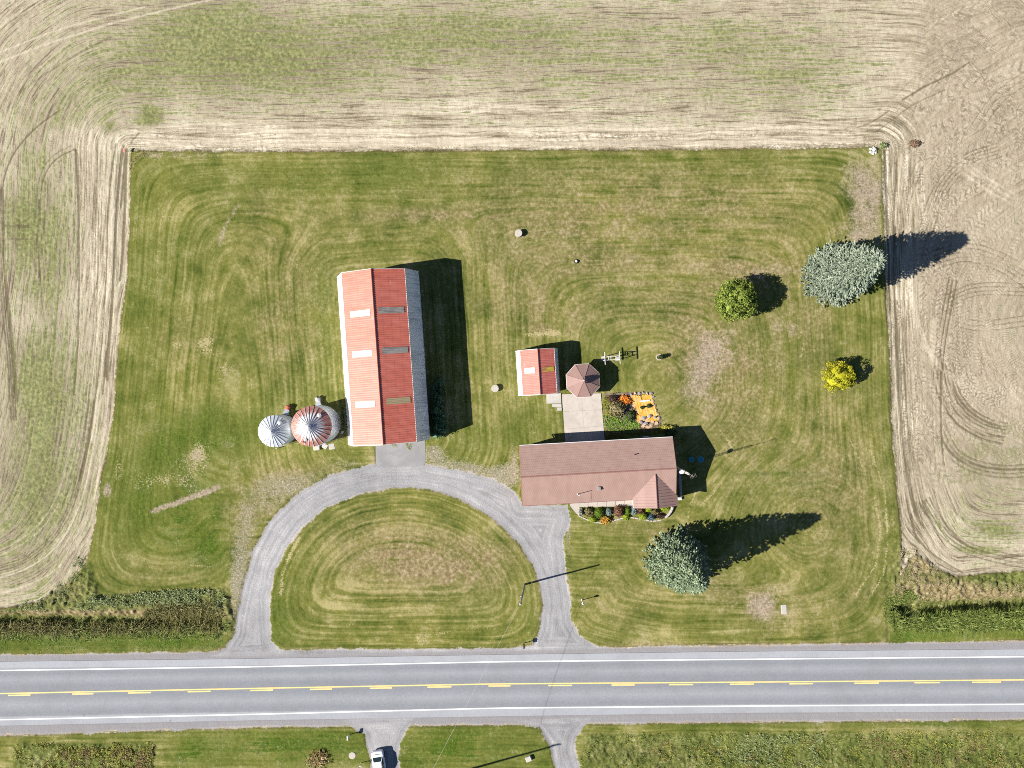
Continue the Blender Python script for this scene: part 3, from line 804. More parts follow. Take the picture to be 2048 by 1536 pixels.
M_GROUND = ground_material()
th2 = np.arctan2(Y - 640, 2120 - X)
rr2 = np.hypot(X - 2120, (Y - 640) * 0.8)
row2 = rr2 / S + 0.9 * vnoise(X, Y, 120, 61) + 0.4 * vnoise(X, Y, 45, 62)
arc2 = th2 * 230 / S
churned = np.clip((X - 1812) / 50 + 0.7 * vnoise(X, Y, 70, 63), 0, 1) * np.clip((1010 - Y) / 60, 0, 1) * np.clip((Y + 150) / 200, 0, 1)
churned = np.maximum(churned, 0.6 * np.clip((X - 1720 - 0.35 * np.abs(Y - 200)) / 190 + 0.6 * vnoise(X, Y, 110, 64), 0, 1) * np.clip((330 - Y) / 60, 0, 1))
ATT = {'island': np.clip(d_is / 10, 0, 1), 'row2': row2, 'arc2': arc2, 'churned': churned, 'shoulder': shoulder, 'row': row, 'd_grass': d_grass, 'd_gravel': d_gr, 'lush': lush, 'dry': dry, 'bare': bare, 'gravel_mix': grav, 'track': trk, 'field_green': fgreen, 'clippings': clip, 'rough': rough}

# split the one sheet into the pieces people would name
ii, jj = np.meshgrid(np.arange(NX - 1), np.arange(NY - 1), indexing='xy')
i0 = (jj * NX + ii).ravel()
quads = np.stack([i0 + NX, i0 + NX + 1, i0 + 1, i0], 1).astype(np.int32)
cg = d_grass[i0]
cgr = d_gr[i0]
cX, cY = X[i0], Y[i0]
cd = d_dr[i0]
cstrip = d_strip[i0]
region = np.zeros(len(i0), dtype=np.int8)                      # 0 field
region[(cg > 0)] = 1                                           # 1 lawn
region[(cg > 0) & (dl[i0] < 0) & (cY < 1400)] = 2              # 2 verge along the road
region[(cg > 0) & (cY > 1400)] = 3                             # 3 grass across the road
region[(cgr > 0) & (cd > -6)] = 4                              # 4 gravel drive
region[(cgr > 0) & (d_sa[i0] > -4) & (cY > 1430)] = 5
region[(cgr > 0) & (d_sb[i0] > -4) & (cY > 1430)] = 7
region[(cstrip > -1)] = 6                                      # 6 road shoulders
names = {0: 'tilled_field', 1: 'lawn', 2: 'roadside_verge', 3: 'neighbour_lawn', 4: 'gravel_driveway', 5: 'neighbour_driveway', 7: 'gravel_lane', 6: 'gravel_shoulder'}
for rk, nm in names.items():
    q = quads[region == rk]
    used, inv = np.unique(q, return_inverse=True)
    o = np_mesh(nm, V[used], inv.reshape(-1, 4), M_GROUND, smooth=True)
    tag(o, kind='structure')
    for an, arr in ATT.items():
        at = o.data.attributes.new(an, 'FLOAT', 'POINT')
        at.data.foreach_set('value', np.ascontiguousarray(arr[used], dtype=np.float32))

# ------------------------------------------------------------------ road
def strip_px(ya, yb, z, x0=-40000, x1=42000, name='strip', mat=None, parent=None, lane=False):
    xs = np.concatenate([np.linspace(x0, max(x0, -400), 14)[:-1] if x0 < -400 else np.array([]), np.linspace(max(x0, -400), min(x1, 2500), 60), np.linspace(min(x1, 2500), x1, 14)[1:] if x1 > 2500 else np.array([])])
    m = 9 if lane else 2
    vs, ln = [], []
    for x in xs:
        a, b = float(along(x, ya)), float(along(x, yb))
        for k in range(m):
            q = k / (m - 1)
            gxy = g(x, a + (b - a) * q)
            vs.append((gxy[0], gxy[1], z + (0.05 * (1 - abs(2 * q - 1)) if lane else 0)))
            ln.append(q)
    fs = []
    for i in range(len(xs) - 1):
        for k in range(m - 1):
            fs.append((i * m + k, i * m + k + 1, (i + 1) * m + k + 1, (i + 1) * m + k))
    o = np_mesh(name, np.array(vs), np.array(fs)[:, ::-1], mat, parent)
    if lane:
        at = o.data.attributes.new('lane', 'FLOAT', 'POINT')
        at.data.foreach_set('value', np.array(ln, dtype=np.float32))
    return o


def crown_z(x, y, z):
    a, b = float(along(x, Y_AN)), float(along(x, Y_AS))
    q = (y - a) / (b - a)
    return z + 0.05 * (1 - abs(2 * q - 1))


t = NT('asphalt')
P = t.pos()
sx, sy, sz = t.sep(P)
ln = t.attr('lane')
nn = t.noise(t.comb(t.mul(sx, 0.04), t.mul(sy, 1.4), 0.0), 1.0, 3.0, 0.6)
n2 = t.noise(P, 5.0, 3.0, 0.7)
n3 = t.noise(P, 0.25, 3.0, 0.6)
lnw = t.addn(ln, t.mul(t.math('SUBTRACT', nn, 0.5), 0.035))
cr = t.noise(t.comb(t.mul(sx, 0.9), t.mul(sy, 0.35), 0.0), 1.0, 5.0, 0.7, 1.5, off=(5, 5, 5))
spot = t.sstep(t.noise(P, 1.1, 2.0, 0.5, off=(8, 3, 3)), 0.74, 0.80)
base = t.ramp(lnw, [(0.0, (0.335, 0.345, 0.375)), (0.095, (0.345, 0.355, 0.385)), (0.125, (0.225, 0.236, 0.262)), (0.19, (0.205, 0.215, 0.240)), (0.285, (0.268, 0.280, 0.306)), (0.39, (0.205, 0.215, 0.240)),
                    (0.47, (0.205, 0.215, 0.236)), (0.545, (0.206, 0.216, 0.241)), (0.675, (0.270, 0.282, 0.308)), (0.80, (0.206, 0.216, 0.241)), (0.85, (0.21, 0.22, 0.242)), (0.875, (0.33, 0.34, 0.368)), (1.0, (0.315, 0.323, 0.352))])
c = t.mix(t.sstep(n2, 0.3, 0.7), t.mix(0.14, base, (0.08, 0.08, 0.085)), t.mix(0.1, base, (0.42, 0.42, 0.43)))
c = t.mix(t.mul(t.sstep(n3, 0.45, 0.7), 0.15), c, (0.13, 0.13, 0.14))
c = t.mix(t.mul(t.sstep(t.math('ABSOLUTE', t.math('SUBTRACT', cr, 0.5)), 0.006, 0.0), 0.22), c, (0.08, 0.08, 0.085))
c = t.mix(t.mul(spot, 0.4), c, (0.09, 0.09, 0.095))
t.color(c)
t.bump(n2, 0.3, 0.02)
M_ASPH = t.set(0.9, 0.0, 0.15)
road = strip_px(Y_AN, Y_AS, 0.07, name='road', mat=M_ASPH, lane=True)
tag(road, kind='structure')
M_WPAINT = simple('road_paint_white', (0.74, 0.74, 0.73), (0.62, 0.62, 0.62), 1.2, 0.7)
M_YPAINT = simple('road_paint_yellow', (0.74, 0.57, 0.24), (0.66, 0.50, 0.20), 1.2, 0.7)


def paint_line(yc, hw, x0, x1, mat, name):
    xs = np.linspace(x0, x1, max(2, int((x1 - x0) / 60) + 1)) if x1 - x0 < 6000 else np.concatenate([np.linspace(x0, -400, 12)[:-1], np.linspace(-400, 2500, 50), np.linspace(2500, x1, 12)[1:]])
    vs, fs = [], []
    for x in xs:
        y = float(along(x, yc))
        for s in (-hw, hw):
            p = g(x, y + s)
            vs.append((p[0], p[1], crown_z(x, y + s, 0.077)))
    for i in range(len(xs) - 1):
        fs.append((2 * i + 1, 2 * i + 3, 2 * i + 2, 2 * i))
    return np_mesh(name, np.array(vs), np.array(fs), mat, road)


paint_line(Y_WN, 1.25, -40000, 42000, M_WPAINT, 'edge_line')
paint_line(Y_WS, 1.25, -40000, 42000, M_WPAINT, 'edge_line')
paint_line(Y_YE, 1.3, -40000, 42000, M_YPAINT, 'centre_line')
YD = tuple(v + 4.0 for v in Y_YE)
for (a, b) in [(-223, -177), (-103, -57), (17, 62), (145, 188), (257, 303), (376, 422), (501, 547), (620, 664), (740, 784), (855, 903), (977, 1021), (1096, 1144), (1223, 1269), (1338, 1386), (1459, 1507), (1578, 1625), (1708, 1757), (1828, 1879), (1943, 2001), (2068, 2118), (2190, 2236)]:
    paint_line(YD, 1.4, a, b, M_YPAINT, 'centre_dash')

# ------------------------------------------------------------------ paved pads
def concrete(name, a, b, blot=(0.30, 0.27, 0.24)):
    t = NT(name)
    p = t.obj()
    n1 = t.noise(p, 0.5, 4.0, 0.6, 0.6)
    n2 = t.noise(p, 7.0, 3.0, 0.7)
    c = t.mix(t.sstep(n1, 0.35, 0.7), a, b)
    c = t.mix(t.mul(t.sstep(t.noise(p, 0.9, 5.0, 0.65, 1.2, off=(3, 3, 1)), 0.56, 0.72), 0.45), c, blot)
    c = t.mix(t.mul(n2, 0.25), c, (0.2, 0.19, 0.18))
    t.color(c)
    t.bump(n2, 0.3, 0.01)
    return t.set(0.9, 0, 0.15)


M_CONC = concrete('patio_concrete', (0.44, 0.395, 0.355), (0.53, 0.48, 0.43))
M_CONC2 = concrete('grey_concrete', (0.42, 0.40, 0.38), (0.50, 0.47, 0.44))
M_PAD = concrete('pad_asphalt', (0.225, 0.225, 0.235), (0.285, 0.283, 0.29), (0.17, 0.165, 0.165))


def px_prism(pts, z0, z1, name, mat, parent=None):
    m = MB()
    P = [g(*p) for p in pts][::-1]
    m.prism(P, z0, z1)
    return m.build(name, mat, parent)


def quad_lerp(q, u, v):
    a = [q[0][k] + (q[1][k] - q[0][k]) * u for k in (0, 1)]
    b = [q[3][k] + (q[2][k] - q[3][k]) * u for k in (0, 1)]
    return (a[0] + (b[0] - a[0]) * v, a[1] + (b[1] - a[1]) * v)


patio = bpy.data.objects.new('patio', None)
COL.objects.link(patio)
tag(patio, kind='structure')
PQ = [(1123.5, 788.5), (1201.5, 786.5), (1209.5, 884), (1131, 893)]
for iu in range(2):
    for iv in range(3):
        u0, u1 = iu / 2 + 0.0012, (iu + 1) / 2 - 0.0012
        v0, v1 = iv / 3 + 0.001, (iv + 1) / 3 - 0.001
        px_prism([quad_lerp(PQ, u0, v0), quad_lerp(PQ, u1, v0), quad_lerp(PQ, u1, v1), quad_lerp(PQ, u0, v1)], -0.05, 0.15, 'slab', M_CONC, patio)
walk = bpy.data.objects.new('stepping_path', None)
COL.objects.link(walk)
tag(walk, kind='structure')
for pts in ([(1092.5, 789), (1121.5, 786), (1122.3, 806.5), (1093, 807)], [(1104, 807.7), (1122.4, 807.3), (1122.8, 814), (1104.3, 814.2)], [(1114, 814.8), (1122.9, 814.6), (1123.3, 821), (1114.3, 821.5)]):
    px_prism(pts, -0.03, 0.24, 'slab', M_CONC2, walk)
apron = px_prism([(751, 880), (850, 872), (851.5, 924), (848, 930), (760, 933.5), (754, 931), (752, 926)], -0.03, 0.09, 'barn_apron', M_PAD)
tag(apron, kind='structure')
fpath = bpy.data.objects.new('front_path', None)
COL.objects.link(fpath)
tag(fpath, kind='structure')
for i in range(6):
    a, b = 1158 + i * 18.2, 1158 + (i + 1) * 18.2 - 0.5
    px_prism([(a, 1000), (b, 999), (b, 1013.8 - (i + 1) * 0.35), (a, 1013.8 - i * 0.35)], -0.02, 0.25, 'slab', M_CONC, fpath)
# fan of pale paving where the path meets the drive
px_prism([(1139, 1006), (1157.5, 1004), (1157.8, 1031), (1152, 1026), (1145, 1018), (1140, 1011)], -0.02, 0.22, 'paving_fan', M_CONC, fpath)

# ------------------------------------------------------------------ barn
def painted_metal(name, a, b, streak=(1.2, 0.25, 1.0), rust=None, rough=0.45, pale=0.0):
    t = NT(name)
    p = t.obj()
    n1 = t.noise(t.scalev(p, streak), 1.0, 4.0, 0.6)
    n2 = t.noise(p, 0.35, 3.0, 0.6, off=(4, 4, 4))
    c = t.mix(t.sstep(n1, 0.3, 0.72), a, b)
    c = t.mix(t.mul(t.sstep(n2, 0.4, 0.75), 0.35), c, b)
    if rust:
        x_, y_, z_ = t.sep(p)
        # tint differs from sheet to sheet, screws in rows across, paint flaking in runs along
        shn = t.noise(t.comb(t.math('FLOOR', t.mul(y_, 1.08)), 0.5, 0.5), 3.7, 0.0)
        c = t.mix(t.mul(t.sstep(shn, 0.35, 0.65), 0.22), c, (0.60, 0.21, 0.18))
        scr = t.math('PINGPONG', x_, 0.56)
        c = t.mix(t.mul(t.sstep(scr, 0.06, 0.0), 0.30), c, (0.22, 0.06, 0.055))
        f = t.sstep(t.addn(t.noise(t.scalev(p, (2.2, 0.5, 0.6)), 1.0, 5.0, 0.7, off=(8, 1, 2)), t.mul(t.noise(p, 5.0, 2.0, 0.6), 0.35)), 0.83, 0.90)
        c = t.mix(t.mul(f, pale), c, rust)
        ru = t.sstep(t.noise(t.scalev(p, (0.35, 3.0, 0.4)), 1.0, 4.0, 0.65, off=(2, 7, 2)), 0.62, 0.75)
        c = t.mix(t.mul(ru, 0.3), c, (0.20, 0.07, 0.05))
    t.color(c)
    return t.set(rough, 0.0, 0.35)


M_RED = painted_metal('red_painted_steel', (0.52, 0.125, 0.085), (0.61, 0.185, 0.130), (0.5, 2.4, 0.5), (0.62, 0.5, 0.46), 0.5, 0.5)
M_RED2 = painted_metal('shed_red_steel', (0.50, 0.125, 0.092), (0.58, 0.185, 0.145), (0.6, 2.4, 0.5), (0.66, 0.55, 0.52), 0.5, 0.6)


def galv(name, dark=0.30, lo=(0.72, 0.74, 0.77), hi=(0.90, 0.905, 0.92), along_y=True, metal=0.1):
    t = NT(name)
    p = t.obj()
    s = (0.25, 4.5, 0.25) if along_y else (4.0, 4.0, 0.2)
    n1 = t.noise(t.scalev(p, s), 1.0, 3.0, 0.65)
    n2 = t.noise(p, 0.22, 3.0, 0.6)
    c = t.mix(t.sstep(n1, 0.32, 0.62), lo, hi)
    c = t.mix(t.mul(t.sstep(t.addn(t.mul(n1, -1.0), n2), -0.06, 0.2), dark), c, (0.16, 0.18, 0.22))
    t.color(c)
    return t.set(t.lin(n1, 0.3, 0.7, 0.38, 0.28), metal, 0.9)


M_GALV = galv('weathered_galvanised_steel')
M_TRIMW = simple('white_trim', (0.74, 0.73, 0.70), (0.64, 0.63, 0.60), 3.0, 0.6)
M_WALLW = simple('white_board_wall', (0.62, 0.60, 0.56), (0.52, 0.50, 0.46), 1.0, 0.8)
M_GLASS = NT('window_glass')
M_GLASS.color((0.03, 0.035, 0.04))
M_GLASS = M_GLASS.set(0.06, 0.0, 0.6)


def ribbed(mb, x0, z0, x1, z1, ya, yb, pitch=0.31, h=0.035, rows=4):
    """profiled sheet from the upper edge (x0,z0) to the lower edge (x1,z1), ribs running down the slope"""
    n = int(round((yb - ya) / pitch))
    pr = []
    for k in range(n):
        y = ya + (yb - ya) * k / n
        w = (yb - ya) / n
        pr += [(y, 0), (y + 0.62 * w, 0), (y + 0.72 * w, h), (y + 0.9 * w, h)]
    pr.append((yb, 0))
    dx, dz = x1 - x0, z1 - z0
    L = math.hypot(dx, dz)
    nx, nz = (-dz / L, dx / L)
    if nz < 0:
        nx, nz = -nx, -nz
    vs = []
    for r in range(rows + 1):
        q = r / rows
        for (y, hh) in pr:
            lift = 0.006 * (1 - (q * rows) % 1.0)
            vs.append((x0 + dx * q + nx * (hh + lift), y, z0 + dz * q + nz * (hh + lift)))
    m = len(pr)
    fs = []
    for r in range(rows):
        for i in range(m - 1):
            a, b, c2, d = r * m + i, r * m + i + 1, (r + 1) * m + i + 1, (r + 1) * m + i
            fs.append((a, b, c2, d) if dx < 0 else (d, c2, b, a))
    mb.add(vs, fs)


def gambrel(name, label, cat, loc, rot, L, wb, we, he, hb, hr, mats, sky_l, sky_r, pitch, group=None):
    red, low, wall, trim = mats
    root = thing(name, label, cat, loc, rot, group)
    m = MB()
    ribbed(m, 0, hr, -wb, hb, -L, L, pitch)
    ribbed(m, 0, hr, wb, hb, -L, L, pitch)
    roof = m.build('upper_roof', red, root)
    m = MB()
    ribbed(m, -wb - 0.01, hb - 0.03, -we, he, -L, L, pitch, 0.03, 2)
    low_l = m.build('lower_roof', low, root)
    m = MB()
    ribbed(m, wb + 0.01, hb - 0.03, we, he, -L, L, pitch, 0.03, 2)
    low_r = m.build('lower_roof', low, root)
    low_l['label'] = 'steep lower roof slope facing west, white in the sun'
    low_r['label'] = 'streaked blue grey lower roof slope on the shaded east side'
    m = MB()
    i = 0.15
    prof = [(-we + i, 0.0), (-we + i, he - 0.1), (-wb + i * 0.6, hb - 0.2), (0, hr - 0.12), (wb - i * 0.6, hb - 0.2), (we - i, he - 0.1), (we - i, 0.0)]
    n = len(prof)
    y0, y1 = -L + 0.2, L - 0.2
    vs = [(x, y0, z) for x, z in prof] + [(x, y1, z) for x, z in prof]
    fs = [tuple(range(n)), tuple(range(2 * n - 1, n - 1, -1))]
    fs += [(k, n + k, n + k + 1, k + 1) for k in range(n - 1)] + [(n - 1, 2 * n - 1, n, 0)]
    m.add(vs, fs)
    m.build('wall', wall, root)
    m = MB()
    m.tube((0, -L - 0.02, hr + 0.03), (0, L + 0.02, hr + 0.03), 0.10, n=8)
    m.build('ridge_cap', red, root)
    for s in (-1, 1):
        m = MB()
        m.tube((s * wb, -L, hb + 0.0), (s * wb, L, hb + 0.0), 0.035, n=6)
        m.build('break_flashing', trim, root)
    for e in (-1, 1):
        for s in (-1, 1):
            m = MB()
            ye = e * (L + 0.03)
            for (a, b) in (((0, hr), (s * wb, hb)), ((s * wb, hb), (s * we, he))):
                m.tube((a[0], ye, a[1] - 0.06), (b[0], ye, b[1] - 0.06), 0.05, n=6)
            m.build('verge_board', trim, root)
    # doors in the end walls
    for e in (-1, 1):
        m = MB()
        ya = e * (L - 0.2)
        dw, dh = min(we * 0.34, 2.2), min(hb * 0.72, 3.9)
        m.box(-dw, dw, min(ya, ya + e * 0.1), max(ya, ya + e * 0.1), 0.02, dh)
        d = m.build('sliding_door', low if name == 'barn' else wall, root)
        m = MB()
        m.box(dw - 0.5, dw - 0.42, min(ya + e * 0.1, ya + e * 0.16), max(ya + e * 0.1, ya + e * 0.16), 0.9, 1.3)
        m.build('handle', trim, d)

    def sheet(s, u0, u1, ya, yb, mat, lab):
        m = MB()
        x0, z0 = s * wb * u0, hr + (hb - hr) * u0 + 0.05
        x1, z1 = s * wb * u1, hr + (hb - hr) * u1 + 0.05
        ribbed(m, x0, z0, x1, z1, ya, yb, (yb - ya) / 4, 0.03, 3)
        o = m.build('skylight_sheet', mat, root)
        o['label'] = lab
    for a in sky_l:
        sheet(-1, *a)
    for a in sky_r:
        sheet(1, *a)
    return root


def sheet_mat(name, a, b, thr=(0.4, 0.6), sc=(6.0, 0.5, 1.0)):
    t = NT(name)
    p = t.obj()
    n = t.noise(t.scalev(p, sc), 1.0, 4.0, 0.65)
    t.color(t.mix(t.sstep(n, *thr), a, b))
    return t.set(0.5, 0, 0.3)


M_SKY_W = sheet_mat('fibreglass_pale', (0.62, 0.59, 0.52), (0.40, 0.40, 0.37), (0.5, 0.62), (2.6, 2.2, 1))
M_SKY_S = sheet_mat('fibreglass_greyed', (0.44, 0.42, 0.38), (0.58, 0.56, 0.52), (0.42, 0.6), (2.6, 2.2, 1))
M_SKY_G = sheet_mat('fibreglass_mossy', (0.20, 0.19, 0.17), (0.34, 0.31, 0.29), (0.35, 0.65), (0.7, 3.0, 1))
M_SKY_T = sheet_mat('fibreglass_tan', (0.42, 0.33, 0.19), (0.36, 0.29, 0.17), (0.35, 0.65), (0.7, 3.0, 1))
M_SKY_Y = sheet_mat('fibreglass_yellow', (0.55, 0.40, 0.06), (0.40, 0.20, 0.10), (0.45, 0.55), (0.8, 2.4, 1))
yc = lambda frac: BARN_L - 2 * BARN_L * frac


def band(frac, hw=0.45):
    return yc(frac) - hw, yc(frac) + hw


def sl(u0, u1, frac, mat, lab, hw=0.45):
    a, b = band(frac, hw)
    return (u0, u1, a, b, mat, lab)


barn = gambrel('barn', 'long red roofed barn with gambrel roof and grey lower slopes', 'barn', (BARN_C[0], BARN_C[1], 0.0), BARN_ROT, BARN_L, BARN_WB, BARN_WE, BARN_HE, BARN_HB, BARN_HR,
               (M_RED, M_GALV, M_WALLW, M_TRIMW),
               [sl(0.12, 0.80, 0.245, M_SKY_W, 'pale skylight sheet near the north end of the sunny slope'), sl(0.16, 0.82, 0.475, M_SKY_W, 'pale skylight sheet in the middle of the sunny slope'), sl(0.17, 0.83, 0.765, M_SKY_W, 'pale skylight sheet near the south end of the sunny slope')],
               [sl(0.14, 0.90, 0.238, M_SKY_G, 'dark mossy skylight sheet near the north end of the east slope'), sl(0.16, 0.93, 0.468, M_SKY_G, 'dark mossy skylight sheet in the middle of the east slope'), sl(0.18, 0.90, 0.757, M_SKY_T, 'tan skylight sheet near the south end of the east slope')], 0.31)

shed = gambrel('shed', 'small red roofed shed beside the brown gazebo', 'shed', (*g(1077.5, 743.5, 4.0), 0.0), math.radians(3.8), 3.28, 2.5, 3.12, 1.0, 3.1, 4.0,
               (M_RED2, M_GALV, M_WALLW, M_TRIMW), [(0.2, 0.82, -0.15, 0.7, M_SKY_S, 'pale skylight sheet on the sunny slope')], [(0.22, 0.9, -0.05, 0.65, M_SKY_Y, 'yellow stained skylight sheet')], 0.24)

# ------------------------------------------------------------------ grain bins
t = NT('bin_steel')
p = t.obj()
x_, y_, z_ = t.sep(p)
n1 = t.noise(p, 1.3, 4.0, 0.6)
wv = t.math('SINE', t.mul(z_, 60.0))
c = t.mix(t.sstep(n1, 0.35, 0.65), (0.62, 0.64, 0.66), (0.74, 0.75, 0.77))
t.color(c)
t.bump(wv, 0.3, 0.01)
M_BIN = t.set(0.45, 0.2, 0.5)
M_CAP = simple('bright_galvanised_cap', (0.7, 0.71, 0.72), (0.58, 0.6, 0.62), 2.0, 0.35, 0.6, 0.5)
M_WROOF = simple('white_bin_roof', (0.60, 0.62, 0.64), (0.70, 0.71, 0.72), 1.5, 0.42, 0.45, 0.5)
t = NT('rusted_bin_roof')
p = t.obj()
x_, y_, z_ = t.sep(p)
rad = t.math('POWER', t.addn(t.mul(x_, x_), t.mul(y_, y_)), 0.5)
ang = t.math('ARCTAN2', y_, x_)
n1 = t.noise(t.comb(t.mul(ang, 6.0), t.mul(rad, 0.5), 0.0), 1.0, 5.0, 0.7)
f = t.sstep(t.addn(t.mul(rad, 0.26), n1), 0.86, 1.08)
n2 = t.noise(p, 3.0, 4.0, 0.6)
t.color(t.mix(f, t.mix(n2, (0.62, 0.60, 0.60), (0.74, 0.73, 0.72)), t.mix(t.sstep(n2, 0.3, 0.7), (0.29, 0.10, 0.075), (0.42, 0.20, 0.155))))
M_RUST = t.set(0.55, 0.1, 0.3)
M_DARK = simple('dark_void', (0.02, 0.02, 0.022), (0.03, 0.03, 0.03), 2.0, 0.9)
M_BLOCK = simple('concrete_block', (0.52, 0.50, 0.46), (0.38, 0.36, 0.33), 6.0, 0.9, bump=0.02)
M_MOTOR = simple('red_motor_paint', (0.42, 0.12, 0.08), (0.30, 0.09, 0.06), 6.0, 0.6)


def grain_bin(label, cx, cy, R, he, ha, roofmat, nrib, ribmat, rust):
    root = thing('grain_bin', label, 'grain bin', (cx, cy, 0.0), 0.0, 'grain bins beside the barn')
    m = MB()
    prof = []
    rings = 6
    for k in range(rings):
        z0, z1 = he * k / rings, he * (k + 1) / rings
        for q in range(5):
            z = z0 + (z1 - z0) * q / 5
            prof.append((R + (0.022 if q % 2 else 0.0), z))
        prof.append((R + 0.03, z1 - 0.03))
    prof.append((R, he))
    m.lathe(prof, 48)
    m.build('wall', M_BIN, root)
    Ro = R + 0.10
    rc = 0.30
    for k in range(nrib):
        a0, a1 = 2 * math.pi * k / nrib + 0.01, 2 * math.pi * (k + 1) / nrib - 0.01
        am = (a0 + a1) / 2
        m = MB()
        z = lambda r: ha - 0.05 + (he - ha + 0.05) * (r - rc) / (Ro - rc)
        vs = []
        for r in (rc, (rc + Ro) / 2, Ro):
            for a in (a0, am, a1):
                vs.append((r * math.cos(a), r * math.sin(a), z(r) - (0.0 if a != am else 0.012)))
        m.add(vs, [(0, 3, 4, 1), (1, 4, 5, 2), (3, 6, 7, 4), (4, 7, 8, 5)])
        m.build('roof_panel', roofmat, root)
        m = MB()
        a = a0 - 0.01
        m.tube((rc * math.cos(a), rc * math.sin(a), z(rc) + 0.03), (Ro * math.cos(a), Ro * math.sin(a), z(Ro) + 0.03), 0.035, 0.045, 5)
        m.build('roof_rib', ribmat, root)
    m = MB()
    m.lathe([(rc + 0.05, ha - 0.12), (rc + 0.05, ha + 0.03), (rc * 0.75, ha + 0.14), (0.06, ha + 0.22)], 16)
    m.build('roof_cap', M_CAP, root)
    m = MB()
    m.tube((0.0, 0.0, ha + 0.2), (0.0, 0.0, ha + 0.42), 0.05, 0.04, 6)
    m.build('lifting_ring', M_CAP, root)

    def on_roof(r, a):
        return (r * math.cos(a), r * math.sin(a), he + (ha - he) * (Ro - r) / (Ro - rc))
    # hatch on the north-east of the roof
    p0 = on_roof(R * 0.72, math.radians(52))
    m = MB()
    m.lathe([(0.27, 0.0), (0.27, 0.12), (0.31, 0.13), (0.29, 0.18), (0.08, 0.22)], 12)
    h = m.build('roof_hatch', M_CAP, root)
    h.location = p0
    # rungs up the roof on the south-west
    m = MB()
    a = math.radians(222)
    if not rust:
        for k in range(6):
            r = R * (0.42 + 0.1 * k)
            q = on_roof(r, a)
            tx, ty = -math.sin(a), math.cos(a)
            m.tube((q[0] - tx * 0.2, q[1] - ty * 0.2, q[2] + 0.09), (q[0] + tx * 0.2, q[1] + ty * 0.2, q[2] + 0.09), 0.022, n=5)
        m.build('roof_ladder', M_DARK, root)
    else:
        q = on_roof(R * 0.68, math.radians(249))
        m.box(-0.2, 0.2, -0.25, 0.25, 0, 0.14)
        ht = m.build('open_hatch_lid', M_CAP, root)
        ht.location = (q[0] - 0.05, q[1] - 0.05, q[2])
        ht.rotation_euler = (0, 0, 0.4)
        m = MB()
        m.box(-0.13, 0.13, -0.15, 0.15, 0, 0.035)
        hh = m.build('hatch_opening', M_DARK, root)
        q = on_roof(R * 0.86, math.radians(247))
        hh.location = (q[0], q[1], q[2] + 0.02)
        hh.rotation_euler = (0.25, 0, 0.4)
    # ladder up the wall on the south side
    m = MB()
    for s in (-0.2, 0.2):
        m.tube((s + 0.55, -R - 0.1, 0.3), (s + 0.55, -R - 0.1, he), 0.02, n=5)
    for k in range(int(he / 0.35)):
        m.tube((0.35, -R - 0.1, 0.4 + k * 0.35), (0.75, -R - 0.1, 0.4 + k * 0.35), 0.015, n=4)
    m.build('wall_ladder', M_CAP, root)
    return root


grain_bin('larger grain bin with rusty red roof next to the barn', -379 / S, -79.8 / S, 2.79, 5.9, 7.3, M_RUST, 26, M_CAP, True)
grain_bin('smaller grain bin with white ribbed roof', -457 / S, -90.6 / S, 2.2, 4.3, 5.4, M_WROOF, 24, M_BIN, False)


def fan_unit(label, cx, cy, rot, motor, scale=1.0):
    r = thing('aeration_fan', label, 'fan', (cx, cy, 0.1), rot, 'aeration fans behind the grain bins')
    m = MB()
    # tapering duct towards the bin
    vs = []
    for (y, w, h) in ((-0.55, 0.46, 0.75), (0.25, 0.32, 0.6)):
        vs += [(-w, y, 0), (w, y, 0), (w, y, h), (-w, y, h)]
    m.add(vs, [(0, 1, 2, 3), (7, 6, 5, 4), (0, 4, 5, 1), (1, 5, 6, 2), (2, 6, 7, 3), (3, 7, 4, 0)])
    m.build('duct', M_CAP, r)
    m = MB()
    m.tube((0, 0.25, 0.42), (0, 0.62, 0.42), 0.40, 0.40, 14)
    m.tube((0, 0.62, 0.42), (0, 0.72, 0.42), 0.44, 0.44, 14)
    m.build('fan_housing', M_CAP if motor is None else motor, r)
    m = MB()
    m.tube((0, 0.72, 0.42), (0, 0.95, 0.42), 0.16, 0.16, 10)
    m.build('motor', M_DARK if motor is None else motor, r)
    return r


f1 = g(638.5, 803)
fan_unit('aeration fan with white duct at the larger grain bin', f1[0], f1[1] - 0.15, 0.12, None)
f2 = g(576, 820)
fan_unit('aeration fan with red motor at the smaller grain bin', f2[0], f2[1] - 0.1, -0.35, M_MOTOR)


def block(name, label, px, py, sx, sy, sz, rot, mat=None, cat='concrete block', group=None, z=0.12):
    m = MB()
    m.bbox(-sx / 2, sx / 2, -sy / 2, sy / 2, 0, sz, min(sx, sy) * 0.08)
    o = m.build(name, mat or M_BLOCK)
    q = g(px, py)
    o.location = (q[0], q[1], z)
    o.rotation_euler = (0, 0, rot)
    return tag(o, label, cat, group)


